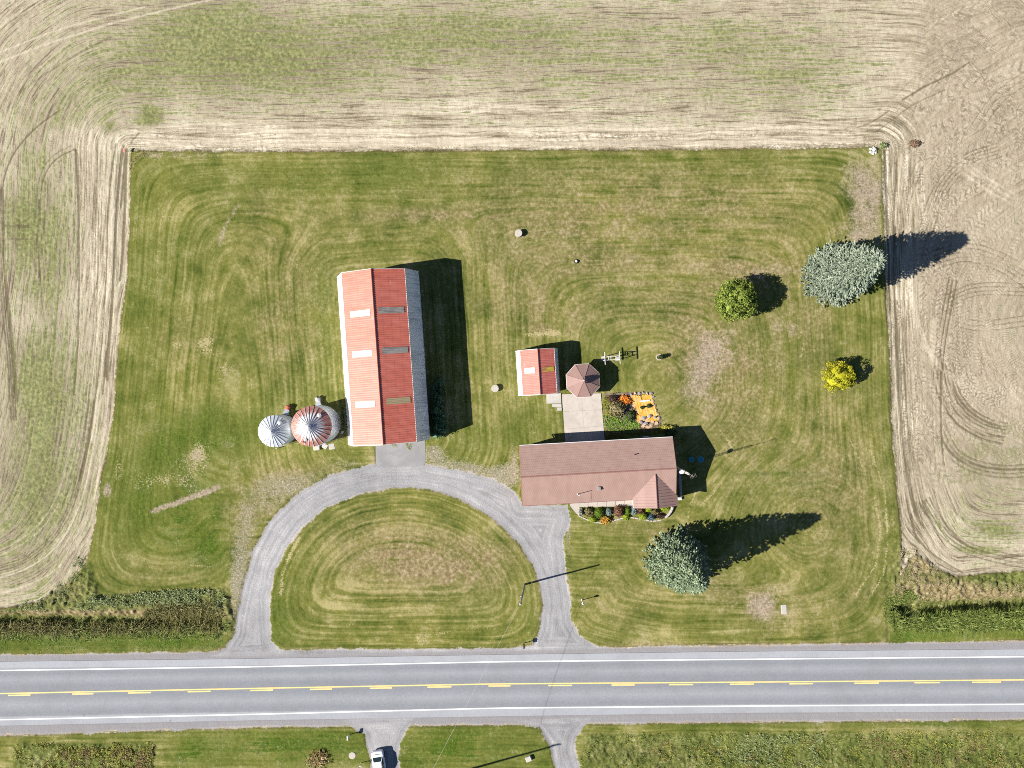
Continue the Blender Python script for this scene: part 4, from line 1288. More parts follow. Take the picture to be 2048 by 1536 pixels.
GB = 'concrete blocks around the grain bins'
block('concrete_pad', 'thick pale concrete block under the south edge of the rusty roofed bin', 634.5, 894.5, 0.95, 0.85, 0.35, 0.1, group=GB)
block('concrete_pad', 'flat pale slab between two other slabs south of the rusty bin', 650.5, 892, 0.85, 0.75, 0.12, -0.5, group=GB)
block('concrete_pad', 'grey broken slab in the grass nearest the barn', 664, 893, 0.95, 0.95, 0.07, 0.25, M_CONC2, group=GB)
GC = 'white cubes in the shade by the bin'
block('cement_block', 'northern white block in the shade between bin and barn', 679.6, 857, 0.3, 0.36, 0.3, 0.2, M_TRIMW, 'concrete block', GC)
block('cement_block', 'smallest white block touching the bin wall', 676.8, 863.5, 0.22, 0.22, 0.22, 0.5, M_TRIMW, 'concrete block', GC)
block('cement_block', 'white block in the shade closest to the barn wall', 685.5, 864, 0.3, 0.38, 0.3, -0.25, M_TRIMW, 'concrete block', GC)

# ------------------------------------------------------------------ house
def roof_metal(name, a, b, tiles):
    t = NT(name)
    p = t.obj()
    x_, y_, z_ = t.sep(p)
    n1 = t.noise(p, 0.6, 4.0, 0.6)
    n2 = t.noise(p, 9.0, 2.0, 0.6)
    c = t.mix(t.sstep(n1, 0.3, 0.7), a, b)
    if tiles:
        f1_ = t.math('PINGPONG', t.addn(x_, t.mul(t.math('FLOOR', t.mul(y_, 2.86)), 0.16)), 0.165)
        pt = t.sstep(f1_, 0.10, 0.155)
        c = t.mix(t.mul(pt, t.mul(n2, 0.5)), c, (0.50, 0.36, 0.32))
    bandv = t.noise(t.comb(t.mul(x_, 0.55), 0.0, t.mul(y_, 0.02)), 1.0, 2.0, 0.6, off=(3, 1, 1))
    c = t.mix(t.mul(t.sstep(bandv, 0.42, 0.62), 0.12), c, (0.40, 0.27, 0.235))
    stain = t.noise(t.scalev(p, (1.4, 0.25, 0.25)), 1.0, 4.0, 0.65, off=(9, 9, 1))
    c = t.mix(t.mul(t.sstep(stain, 0.55, 0.72), 0.18), c, (0.16, 0.10, 0.09))
    c = t.mix(t.mul(n2, 0.18), c, (0.2, 0.12, 0.11))
    t.color(c)
    return t.set(0.6, 0.0, 0.3)


M_HROOF = roof_metal('brown_shingle_roof', (0.280, 0.178, 0.148), (0.322, 0.210, 0.176), True)
M_HROOFS = M_HROOF
M_PORCH = roof_metal('brown_standing_seam', (0.280, 0.175, 0.150), (0.308, 0.198, 0.172), False)
M_RIDGE = simple('brown_ridge_metal', (0.20, 0.10, 0.09), (0.25, 0.13, 0.11), 2.0, 0.5)
M_BRICK = simple('pale_brick', (0.40, 0.27, 0.22), (0.48, 0.34, 0.28), 8.0, 0.9)
M_GUT = simple('white_gutter', (0.66, 0.66, 0.66), (0.56, 0.56, 0.57), 2.0, 0.4)
HX, HY, HE, HR = 11.12, 4.36, 3.86, 5.3
house = thing('house', 'long bungalow with brown shingled roof and a front gable', 'house', (173.8 * 0.951 / S, -168.6 / S, 0.0), HOUSE_ROT)


def shingle_slope(mb, sgn, ncourse=13, lip=0.028):
    """stepped courses from eave to ridge"""
    for k in range(ncourse):
        q0, q1 = k / ncourse, (k + 1) / ncourse
        ya, yb = sgn * HY * (1 - q0), sgn * HY * (1 - q1)
        za, zb = HE + (HR - HE) * q0, HE + (HR - HE) * q1
        nseg = 24
        vs = []
        for i in range(nseg + 1):
            x = -HX + 2 * HX * i / nseg
            vs += [(x, ya, za - 0.02), (x, ya, za + lip), (x, yb, zb + 0.004)]
        fs = []
        for i in range(nseg):
            a = 3 * i
            for (p0, p1) in ((0, 1), (1, 2)):
                f = (a + p0, a + p1, a + 3 + p1, a + 3 + p0)
                fs.append(f if sgn > 0 else f[::-1])
        mb.add(vs, fs)


m = MB()
shingle_slope(m, 1)
m.build('roof_slope', M_HROOF, house)['label'] = 'shingled roof slope facing the back garden'
m = MB()
shingle_slope(m, -1, 13, 0.012)
m.build('roof_slope', M_HROOFS, house)['label'] = 'shingled roof slope facing the road'
m = MB()
m.add([(-HX, -0.13, HR - 0.01), (-HX, 0, HR + 0.05), (-HX, 0.07, HR + 0.02), (HX, -0.13, HR - 0.01), (HX, 0, HR + 0.05), (HX, 0.07, HR + 0.02)], [(0, 3, 4, 1), (1, 4, 5, 2), (0, 1, 2), (5, 4, 3)])
m.build('ridge_cap', M_RIDGE, house)
m = MB()
wx, wy, wz = HX - 0.35, HY - 0.45, HE - 0.12
vs = []
for x in (-wx, wx):
    vs += [(x, -wy, 0), (x, wy, 0), (x, wy, wz), (x, 0, HR - 0.15), (x, -wy, wz)]
m.add(vs, [(4, 3, 2, 1, 0), (5, 6, 7, 8, 9), (0, 1, 6, 5), (1, 2, 7, 6), (2, 3, 8, 7), (3, 4, 9, 8), (4, 0, 5, 9)])
m.build('wall', M_BRICK, house)
for s in (-1, 1):
    m = MB()
    yb = s * (HY + 0.045)
    x1 = HX if s > 0 else 4.8
    m.box(-HX, x1, yb - 0.043, yb + 0.043, HE - 0.14, HE - 0.005)
    m.build('gutter', M_GUT if s > 0 else M_RIDGE, house)
for e in (-1, 1):
    m = MB()
    for s in (-1, 1):
        m.tube((e * (HX + 0.02), s * HY, HE - 0.08), (e * (HX + 0.02), 0, HR - 0.08), 0.07, n=5)
    m.build('verge_board', M_RIDGE, house)
# front gable
GXC, GW, GS, GR, GE = 8.1, 3.22, -5.62, 5.07, 3.92


def gz(dx):
    return GR + (GE - GR) * dx / GW


def valley_y(dx):
    return -(HR - gz(dx)) / ((HR - HE) / HY) + 0.05


for s in (-1, 1):
    m = MB()
    nseg = 8
    pts_f = [(GXC + s * GW * i / nseg, GS, gz(GW * i / nseg) + 0.03) for i in range(nseg + 1)]
    pts_b = [(GXC + s * GW * i / nseg, valley_y(GW * i / nseg), gz(GW * i / nseg) + 0.03) for i in range(nseg + 1)]
    low = [(x, y, z - 0.12) for (x, y, z) in pts_f]
    vs = pts_f + pts_b + low
    fs = []
    for i in range(nseg):
        f = (i, nseg + 1 + i, nseg + 2 + i, i + 1)
        fs.append(f if s > 0 else f[::-1])
        f = (2 * (nseg + 1) + i, i, i + 1, 2 * (nseg + 1) + i + 1)
        fs.append(f if s > 0 else f[::-1])
    m.add(vs, fs)
    # standing seams
    y = GS + 0.25
    while y < -0.8:
        dmax = min(GW, max(0.0, (HR - GR - (y - 0.05) * 0 + 0) * 0 + GW))
        d1 = GW
        for q in range(41):
            dx = GW * q / 40
            if valley_y(dx) < y:
                d1 = dx
                break
        if d1 > 0.1 and y < valley_y(0):
            if d1 >= GW or valley_y(GW) < y:
                a = (GXC + s * 0.08, y, gz(0.08) + 0.055)
                b = (GXC + s * d1, y, gz(d1) + 0.055)
                m.tube(a, b, 0.03 if s > 0 else 0.014, n=4)
        y += 0.45
    m.build('porch_roof', M_PORCH, house)['label'] = 'seamed metal slope of the front gable, ' + ('east side' if s > 0 else 'west side')
m = MB()
m.tube((GXC, GS, GR + 0.04), (GXC, valley_y(0), GR + 0.04), 0.085, n=6)
m.build('porch_ridge', M_RIDGE, house)
m = MB()
m.add([(GXC - GW + 0.3, GS + 0.35, 0), (GXC + GW - 0.3, GS + 0.35, 0), (GXC + GW - 0.3, GS + 0.35, GE - 0.2), (GXC, GS + 0.35, GR - 0.2), (GXC - GW + 0.3, GS + 0.35, GE - 0.2),
       (GXC - GW + 0.3, -wy + 0.02, 0), (GXC + GW - 0.3, -wy + 0.02, 0), (GXC + GW - 0.3, -wy + 0.02, GE - 0.2), (GXC, -wy + 0.02, GR - 0.2), (GXC - GW + 0.3, -wy + 0.02, GE - 0.2)],
      [(0, 1, 2, 3, 4), (9, 8, 7, 6, 5), (1, 6, 7, 2), (0, 4, 9, 5), (2, 7, 8, 3), (3, 8, 9, 4)])
m.build('porch_wall', M_BRICK, house)
m = MB()
m.box(4.8, 4.9, GS, -HY + 0.0, GE - 0.12, GE - 0.01)
m.build('gutter', M_GUT, house)


def window(x, y, z, w, h, s, ax='y'):
    m = MB()
    if ax == 'y':
        m.box(x - w / 2, x + w / 2, min(y, y + s * 0.08), max(y, y + s * 0.08), z, z + h)
    else:
        m.box(min(y, y + s * 0.08), max(y, y + s * 0.08), x - w / 2, x + w / 2, z, z + h)
    f = m.build('window', M_GUT, house)
    m = MB()
    for i in range(2):
        a = x - w / 2 + 0.07 + i * (w - 0.14) / 2 + 0.02
        b = a + (w - 0.14) / 2 - 0.04
        if ax == 'y':
            m.box(a, b, min(y + s * 0.081, y + s * 0.095), max(y + s * 0.081, y + s * 0.095), z + 0.07, z + h - 0.07)
        else:
            m.box(min(y + s * 0.081, y + s * 0.095), max(y + s * 0.081, y + s * 0.095), a, b, z + 0.07, z + h - 0.07)
    m.build('pane', M_GLASS, f)


for x in (-2.5, 2.6):
    window(x, -wy, 1.5, 2.0, 1.4, -1)
window(8.1, GS + 0.35, 1.4, 2.4, 1.5, -1)
for x in (-7.5, -3.8, 2.5, 7.0):
    window(x, wy, 1.6, 1.6, 1.2, 1)
window(1.5, wx, 1.6, 1.2, 1.2, 1, 'x')
m = MB()
m.box(-0.45 + 0.0, 0.5, -wy - 0.06, -wy, 0.2, 2.3)
d = m.build('front_door', M_TRIMW, house)
m = MB()
m.tube((0.38, -wy - 0.12, 1.2), (0.38, -wy - 0.06, 1.2), 0.04, n=8)
m.build('handle', M_CAP, d)
m = MB()
m.box(-10.0, -5.2, -wy - 0.05, -wy, 0.05, 2.5)
for k in range(1, 4):
    m.box(-10.0, -5.2, -wy - 0.075, -wy - 0.05, 0.05 + 0.6125 * k - 0.02, 0.05 + 0.6125 * k + 0.02)
m.build('garage_door', M_TRIMW, house)
m = MB()
m.box(1.4, 3.2, wy, wy + 0.06, 0.2, 2.3)
m.build('patio_door', M_GLASS, house)


def roof_at(x, y):
    return HR - (HR - HE) * abs(y) / HY


# vents and pipes on the roof
m = MB()
z0 = roof_at(3.2, 2.4)
m.tube((5.3, 2.2, roof_at(5.3, 2.2) - 0.1), (5.3, 2.2, roof_at(5.3, 2.2) + 0.45), 0.07, n=8)
m.build('vent_pipe', M_RIDGE, house)
m = MB()
vz = roof_at(0, -2.35)
m.bbox(-0.22, 0.22, -2.62, -2.12, vz - 0.15, vz + 0.32, 0.04)
m.build('roof_vent', simple('grey_vent', (0.28, 0.27, 0.26), (0.22, 0.21, 0.2), 4, 0.5), house)
m = MB()
sx_, sy_ = -3.1, -3.05
sz_ = roof_at(sx_, sy_)
m.tube((sx_, sy_, sz_ - 0.1), (sx_, sy_, sz_ + 1.35), 0.05, n=8)
m.tube((sx_, sy_, sz_ + 1.35), (sx_ + 0.18, sy_, sz_ + 1.5), 0.05, n=8)
mast = m.build('service_mast', M_CAP, house)
m = MB()
m.lathe([(0.12, sz_ - 0.02), (0.10, sz_ + 0.1), (0.055, sz_ + 0.14)], 10, (sx_, sy_))
m.build('flashing', M_GUT, mast)
side = bpy.data.objects.new('side_path', None)
COL.objects.link(side)
tag(side, kind='structure')
for k in range(9):
    y = 938 + k * 6.4
    px_prism([(1356.6 + k * 0.3, y), (1361.4 + k * 0.3, y - 0.3), (1361.8 + k * 0.3, y + 5.6), (1357 + k * 0.3, y + 5.9)], -0.02, 0.2, 'slab', M_CONC2, side)

# ------------------------------------------------------------------ gazebo
M_GAZ = roof_metal('gazebo_shingle', (0.24, 0.148, 0.130), (0.275, 0.172, 0.15), False)
gz_c = (138.8 / S, 6.65 / S)
gaz = thing('gazebo', 'brown octagonal gazebo with two tiered roof', 'gazebo', (gz_c[0], gz_c[1], 0.0), math.radians(3.5))


def octa(r_flat, z, n=8):
    R = r_flat / math.cos(math.pi / 8)
    return [(R * math.cos(math.pi / 8 + k * math.pi / 4), R * math.sin(math.pi / 8 + k * math.pi / 4), z) for k in range(8)]


def gaz_tier(ro, zo, ri, zi, nm, hipname):
    o, i = octa(ro, zo), octa(ri, zi)
    for k in range(8):
        j = (k + 1) % 8
        m = MB()
        nrow = 7 if ro > 1 else 3
        vs = []
        for r in range(nrow):
            q0, q1 = r / nrow, (r + 1) / nrow
            for (q, lift) in ((q0, 0.02), (q1, 0.0)):
                for (pa, pb) in ((o[k], i[k]), (o[j], i[j])):
                    vs.append(tuple(pa[c] + (pb[c] - pa[c]) * q + (lift if c == 2 else 0) for c in range(3)))
        fs = [(4 * r, 4 * r + 1, 4 * r + 3, 4 * r + 2) for r in range(nrow)]
        fs += [(4 * r + 2, 4 * r + 3, 4 * r + 5, 4 * r + 4) for r in range(nrow - 1)]
        vs += [(o[k][0], o[k][1], zo - 0.12), (o[j][0], o[j][1], zo - 0.12)]
        fs.append((4 * nrow, 4 * nrow + 1, 1, 0))
        m.add(vs, fs)
        m.build(nm, M_GAZ, gaz)
        m = MB()
        m.tube((o[k][0], o[k][1], o[k][2] + 0.03), (i[k][0], i[k][1], i[k][2] + 0.015), 0.03, n=5)
        m.build(hipname, M_GAZ, gaz)


gaz_tier(2.42, 2.4, 0.34, 3.42, 'roof_panel', 'hip_cap')
m = MB()
oo, o2 = octa(0.36, 3.35), octa(0.36, 3.72)
m.add(oo + o2, [(k, (k + 1) % 8, 8 + (k + 1) % 8, 8 + k) for k in range(8)])
m.build('cupola_wall', M_TRIMW, gaz)
gaz_tier(0.50, 3.72, 0.03, 4.15, 'cupola_panel', 'cupola_hip')
m = MB()
m.lathe([(0.05, 4.1), (0.09, 4.18), (0.09, 4.24), (0.02, 4.36)], 10)
m.build('finial', M_TRIMW, gaz)
m = MB()
oo, o2 = octa(2.46, 2.26), octa(2.46, 2.40)
oi, oi2 = octa(2.38, 2.26), octa(2.38, 2.40)
m.add(oo + o2 + oi + oi2, [(k, (k + 1) % 8, 8 + (k + 1) % 8, 8 + k) for k in range(8)] + [(8 + k, 8 + (k + 1) % 8, 24 + (k + 1) % 8, 24 + k) for k in range(8)] + [(16 + (k + 1) % 8, 16 + k, 24 + k, 24 + (k + 1) % 8) for k in range(8)])
m.build('fascia', M_TRIMW, gaz)
M_WOOD = simple('brown_stained_wood', (0.16, 0.09, 0.055), (0.22, 0.13, 0.08), 3.0, 0.7)
pp = octa(2.0, 0)
m = MB()
m.prism([(x, y) for x, y, z in octa(2.1, 0)], -0.05, 0.25)
m.build('floor', M_WOOD, gaz)
for k in range(8):
    m = MB()
    m.box(-0.06, 0.06, -0.06, 0.06, 0.25, 2.45, math.pi / 8 + k * math.pi / 4, (pp[k][0], pp[k][1]))
    m.build('post', M_WOOD, gaz)
    if k not in (5,):
        a, b = pp[k], pp[(k + 1) % 8]
        m = MB()
        for z in (0.4, 1.15):
            m.tube((a[0], a[1], z), (b[0], b[1], z), 0.035, n=5)
        for q in range(1, 9):
            x, y = a[0] + (b[0] - a[0]) * q / 9, a[1] + (b[1] - a[1]) * q / 9
            m.tube((x, y, 0.4), (x, y, 1.15), 0.018, n=4)
        m.build('railing', M_WOOD, gaz)

# ------------------------------------------------------------------ white garden arbour
M_ARB = simple('weathered_white_timber', (0.56, 0.55, 0.53), (0.46, 0.45, 0.43), 3.0, 0.8)
ax, ay = g(1224.6, 716, 2.25)
arb = thing('garden_arbour', 'white timber arbour frame with open ladder top in the garden', 'arbour', (ax, ay, 0.1), math.radians(3.2))
for s in (-1, 1):
    m = MB()
    m.box(s * 1.1 - 0.045, s * 1.1 + 0.045, -0.92, 0.92, 2.13, 2.27)
    m.build('cross_beam', M_ARB, arb)
    m = MB()
    m.box(-1.22, 1.16, s * 0.26 - 0.04, s * 0.26 + 0.04, 2.02, 2.125)
    m.build('long_beam', M_ARB, arb)
for x in (-0.55, -0.2, 0.55):
    m = MB()
    m.box(x - 0.04, x + 0.04, -0.21, 0.21, 2.04, 2.11)
    m.build('rung', M_ARB, arb)
for sx_ in (-1, 1):
    for sy_ in (-1, 1):
        m = MB()
        m.box(sx_ * 1.1 - 0.05, sx_ * 1.1 + 0.05, sy_ * 0.26 - 0.048, sy_ * 0.26 + 0.048, -0.1, 2.02)
        m.build('post', M_ARB, arb)
for s in (-1, 1):
    m = MB()
    m.bbox(s * 1.05 - 0.3, s * 1.05 + 0.3, -0.38, 0.38, -0.1, 0.06, 0.03)
    m.build('footing', M_CONC2, arb)


# ------------------------------------------------------------------ foliage builders
def kites(cent, nrm, size, seed, asp=1.6):
    """leaf-sized kite faces at the given centres, facing roughly along nrm"""
    r = np.random.default_rng(seed)
    n = len(cent)
    nrm = nrm / (np.linalg.norm(nrm, axis=1, keepdims=True) + 1e-9)
    a = r.normal(size=(n, 3))
    u = np.cross(nrm, a)
    u /= np.linalg.norm(u, axis=1, keepdims=True) + 1e-9
    w = np.cross(nrm, u)
    s = (size * r.uniform(0.6, 1.35, (n, 1))).astype(np.float64)
    v = np.stack([cent - u * s * asp * 0.5, cent + w * s * 0.42 - nrm * s * 0.1, cent + u * s * asp * 0.5, cent - w * s * 0.42 - nrm * s * 0.1], 1).reshape(-1, 3)
    q = np.arange(n * 4).reshape(-1, 4)
    return v, q


def join(parts):
    vs, qs, o = [], [], 0
    for v, q in parts:
        vs.append(v)
        qs.append(q + o)
        o += len(v)
    return np.concatenate(vs), np.concatenate(qs)


def ellip_leaves(c, rad, n, size, seed, tilt=0.6, shell=0.75, lump=0.12, zmin=-0.35):
    r = np.random.default_rng(seed)
    d = r.normal(size=(n * 2, 3))
    d /= np.linalg.norm(d, axis=1, keepdims=True)
    d = d[d[:, 2] > zmin][:n]
    f = r.uniform(shell, 1.0, (len(d), 1))
    th = np.arctan2(d[:, 1], d[:, 0])
    lum = 1 + lump * (np.sin(th * 3 + seed) * np.cos(d[:, 2] * 4 + seed * 2) + 0.6 * np.sin(th * 7 + d[:, 2] * 6 + seed * 3))[:, None]
    p = d * np.array(rad) * f * lum + np.array(c)
    nr = d / np.array(rad) * min(rad) + r.normal(size=d.shape) * tilt
    return kites(p, nr, size, seed + 1)


def core(c, rad, n=10, m=6, k=0.72):  # unseen ellipsoid added inside the leaves to block light
    vs, qs = [], []
    for j in range(m + 1):
        ph = math.pi * j / m
        for i in range(n):
            tt = 2 * math.pi * i / n
            vs.append((c[0] + k * rad[0] * math.sin(ph) * math.cos(tt), c[1] + k * rad[1] * math.sin(ph) * math.sin(tt), c[2] + k * rad[2] * math.cos(ph)))
    for j in range(m):
        for i in range(n):
            i2 = (i + 1) % n
            qs.append((j * n + i2, j * n + i, (j + 1) * n + i, (j + 1) * n + i2))
    return np.array(vs), np.array(qs)


def shrub(name, label, cat, px, py, rx, ry, hh, mat, n=420, size=0.12, seed=1, group=None, tilt=0.6, lump=0.10, z0=0.12, stem_mat=None, shell=0.75):
    x, y = g(px, py, hh * 0.55)
    root = thing(name, label, cat, (x, y, z0), 0.0, group)
    rad = (rx / S, ry / S, hh * 0.62)
    c = (0, 0, hh * 0.42)
    v, q = join([core(c, rad), ellip_leaves(c, rad, n, size, seed, tilt, shell, lump)])
    np_mesh('foliage', v, q, mat, root)
    m = MB()
    for k in range(3):
        a = k * 2.1 + seed
        m.tube((0.05 * math.cos(a), 0.05 * math.sin(a), -0.1), (rad[0] * 0.4 * math.cos(a), rad[1] * 0.4 * math.sin(a), hh * 0.5), 0.03, 0.015, 5)
    m.build('stem', stem_mat or M_BARK, root)
    return root


M_BARK = simple('grey_brown_bark', (0.10, 0.075, 0.055), (0.17, 0.13, 0.10), 6.0, 0.95, bump=0.02)


def spikes(base, dirv, length, width, seed):
    """thin four sided needles sprays"""
    r = np.random.default_rng(seed)
    n = len(base)
    d = dirv / (np.linalg.norm(dirv, axis=1, keepdims=True) + 1e-9)
    a = r.normal(size=(n, 3))
    u = np.cross(d, a)
    u /= np.linalg.norm(u, axis=1, keepdims=True) + 1e-9
    w = np.cross(d, u)
    L = length * r.uniform(0.7, 1.3, (n, 1))
    W = width * r.uniform(0.75, 1.25, (n, 1))
    mid = base + d * L * 0.42
    tip = base + d * L
    v = np.stack([base, mid + u * W, mid + w * W, mid - u * W, mid - w * W, tip], 1).reshape(-1, 3)
    k = np.arange(n)[:, None] * 6
    tri = np.concatenate([k + np.array([[0, 2, 1]]), k + np.array([[0, 3, 2]]), k + np.array([[0, 4, 3]]), k + np.array([[0, 1, 4]]), k + np.array([[5, 1, 2]]), k + np.array([[5, 2, 3]]), k + np.array([[5, 3, 4]]), k + np.array([[5, 4, 1]])], 0)
    return v, tri


def spruce(label, px, py, R, h, power, mat, seed, dens=1.0, width=0.095):
    x, y = g(px, py)
    root = thing('spruce_tree', label, 'spruce tree', (x, y, 0.1), 0.0, 'tall spruces')
    r = np.random.default_rng(seed)
    B, D, L = [], [], []
    z = 0.35
    while z < h - 0.25:
        q = z / h
        rr = R * (1 - q) ** power * (0.90 if q < 0.04 else 1.0)
        nb = max(4, int((6 + 13 * rr / R) * dens))
        a0 = r.uniform(0, 6.28)
        for k in range(nb):
            a = a0 + 2 * math.pi * (k + r.uniform(-0.35, 0.35)) / nb
            ln_ = rr * r.uniform(0.80, 1.10)
            droop = -0.22 + 0.75 * q + r.uniform(-0.08, 0.08)
            ns = max(5, int(ln_ / 0.20))
            for s in range(ns):
                f = (s + r.uniform(0, 1)) / ns
                if f < 0.22 and rr > 1.2:
                    continue
                bx = ln_ * f
                bz = z + droop * bx + 0.10 * bx * f + r.uniform(-0.08, 0.08)
                side = r.choice([-1, 1])
                spread = 0.24 * ln_ * (1 - f) * r.uniform(0.1, 1.0) * side
                p = (bx * math.cos(a) - spread * math.sin(a), bx * math.sin(a) + spread * math.cos(a), max(bz, 0.12))
                aa = a + side * r.uniform(0.15, 0.95)
                B.append(p)
                D.append((math.cos(aa), math.sin(aa), r.uniform(-0.15, 0.55)))
                L.append(0.34 + 0.30 * r.uniform(0, 1))
            B.append((ln_ * 0.9 * math.cos(a), ln_ * 0.9 * math.sin(a), max(0.12, z + droop * ln_ * 0.9)))
            D.append((math.cos(a), math.sin(a), 0.2))
            L.append(0.6)
        z += 0.40 if rr > 1.5 else 0.28
    for k in range(14):
        a = k * 2.4
        B.append((0, 0, h - 0.9 + 0.05 * k))
        D.append((math.cos(a) * 0.5, math.sin(a) * 0.5, 0.8))
        L.append(0.5)
    v, tri = spikes(np.array(B), np.array(D), np.array(L)[:, None], width, seed + 1)
    # solid cone added inside the crown to keep light from passing through
    m = MB()
    m.lathe([(R * 0.62 * (1 - k / 8) ** power, 0.4 + (h - 1.2) * k / 8) for k in range(8)] + [(0.05, h - 0.6)], 12, wob=lambda t_, z_: 1 + 0.12 * math.sin(3 * t_ + z_))
    cv = np.array(m.v)
    ct = []
    for f in m.f:
        for k in range(1, len(f) - 1):
            ct.append((f[0], f[k], f[k + 1]))
    v, tri = join([(v, tri), (cv, np.array(ct))])
    np_mesh('crown', v, tri, mat, root, nside=3)
    m = MB()
    m.tube((0, 0, -0.15), (0, 0, h * 0.5), 0.24, 0.13, 9)
    m.tube((0, 0, h * 0.5), (0, 0, h - 0.2), 0.13, 0.02, 8)
    m.build('trunk', M_BARK, root)
    return root


M_SPR1 = foliage('blue_spruce_needles', [(0.0, (0.115, 0.150, 0.105)), (0.5, (0.195, 0.235, 0.172)), (1.0, (0.32, 0.355, 0.275))])
M_SPR2 = foliage('green_spruce_needles', [(0.0, (0.080, 0.118, 0.066)), (0.5, (0.155, 0.208, 0.122)), (1.0, (0.285, 0.335, 0.215))])
spruce('tall silvery blue spruce at the field edge, throwing a long shadow', 1659, 552, 4.75, 14.6, 0.64, M_SPR1, 5, 1.55, 0.105)
spruce('dark green spruce on the front lawn below the house', 1348, 1113, 4.75, 15.8, 0.80, M_SPR2, 9, 1.0, 0.15)

# round cedar and golden shrub
M_CEDAR = foliage('cedar_green', [(0.0, (0.07, 0.11, 0.018)), (0.5, (0.14, 0.19, 0.03)), (1.0, (0.24, 0.28, 0.055))])
x, y = 436 / S, 163 / S
rt = thing('round_tree', 'round yellow green tree standing left of the blue spruce', 'tree', (x, y, 0.1))
parts = [core((0, 0, 2.7), (3.0, 3.0, 2.7), 14, 9, 0.8)]
rr_ = np.random.default_rng(3)
for k in range(150):
    d_ = rr_.normal(size=3)
    d_ /= np.linalg.norm(d_)
    if d_[2] < -0.5:
        continue
    c_ = d_ * np.array((2.95, 2.95, 2.6)) * rr_.uniform(0.82, 1.0) + np.array((0, 0, 2.75))
    parts.append(ellip_leaves(c_, (0.55, 0.55, 0.5), 70, 0.17, 100 + k, 0.7, 0.5, 0.1, -0.8))
v, q = join(parts)
np_mesh('crown', v, q, M_CEDAR, rt)
m = MB()
m.tube((0, 0, -0.15), (0, 0, 3.0), 0.2, 0.1, 8)
for k in range(5):
    a = k * 1.26
    m.tube((0, 0, 1.2 + 0.2 * k), (1.6 * math.cos(a), 1.6 * math.sin(a), 2.8 + 0.2 * k), 0.08, 0.03, 6)
m.build('trunk', M_BARK, rt)

M_GOLD = foliage('golden_leaves', [(0.0, (0.17, 0.19, 0.012)), (0.5, (0.33, 0.32, 0.014)), (0.9, (0.45, 0.41, 0.03)), (1.0, (0.26, 0.15, 0.03))])
x, y = g(1674.5, 753, 1.6)
rt = thing('golden_shrub', 'bright yellow lumpy round shrub near the field edge', 'shrub', (x, y, 0.1))
rt.scale = (1.17, 1.17, 1.05)
parts = [core((0, 0, 1.5), (1.8, 1.8, 1.5), 12, 8, 0.8)]
for k in range(110):
    d_ = rr_.normal(size=3)
    d_ /= np.linalg.norm(d_)
    if d_[2] < -0.5:
        continue
    c_ = d_ * np.array((1.9, 1.85, 1.6)) * rr_.uniform(0.84, 1.04) + np.array((0, 0, 1.7))
    parts.append(ellip_leaves(c_, (0.34, 0.34, 0.3), 55, 0.11, 400 + k, 0.5, 0.6, 0.05, -0.6))
v, q = join(parts)
np_mesh('crown', v, q, M_GOLD, rt)
m = MB()
m.tube((0, 0, -0.15), (0, 0, 1.8), 0.12, 0.05, 7)
for k in range(4):
    a = k * 1.57
    m.tube((0, 0, 0.4), (1.0 * math.cos(a), 1.0 * math.sin(a), 1.7), 0.05, 0.02, 5)
m.build('trunk', M_BARK, rt)

# ------------------------------------------------------------------ shrubs of the front bed
M_LIME = foliage('lime_foliage', [(0.0, (0.17, 0.23, 0.015)), (1.0, (0.28, 0.35, 0.03))])
M_BOX = foliage('boxwood_green', [(0.0, (0.06, 0.11, 0.010)), (0.6, (0.10, 0.17, 0.014)), (1.0, (0.15, 0.22, 0.03))])
M_BLUE = foliage('blue_grey_foliage', [(0.0, (0.13, 0.19, 0.19)), (1.0, (0.27, 0.34, 0.33))])
M_DBLUE = foliage('deep_blue_foliage', [(0.0, (0.05, 0.09, 0.11)), (1.0, (0.14, 0.21, 0.24))])
M_RUSTF = foliage('brown_red_foliage', [(0.0, (0.11, 0.05, 0.032)), (0.6, (0.20, 0.10, 0.065)), (1.0, (0.31, 0.19, 0.12))])
M_ORNG = foliage('golden_orange_foliage', [(0.0, (0.30, 0.14, 0.015)), (0.6, (0.46, 0.25, 0.03)), (1.0, (0.55, 0.37, 0.10))])
M_DRYF = foliage('dry_mixed_foliage', [(0.0, (0.07, 0.065, 0.03)), (0.5, (0.17, 0.14, 0.06)), (1.0, (0.31, 0.27, 0.14))])
M_SILV = foliage('silver_grey_foliage', [(0.0, (0.13, 0.14, 0.12)), (1.0, (0.36, 0.36, 0.32))])
M_DARKF = foliage('dark_foliage', [(0.0, (0.022, 0.036, 0.013)), (0.6, (0.045, 0.07, 0.02)), (1.0, (0.09, 0.11, 0.04))])
M_MAROON = foliage('maroon_foliage', [(0.0, (0.03, 0.018, 0.015)), (1.0, (0.12, 0.07, 0.05))])
GBED = 'shrubs in the bed in front of the house'
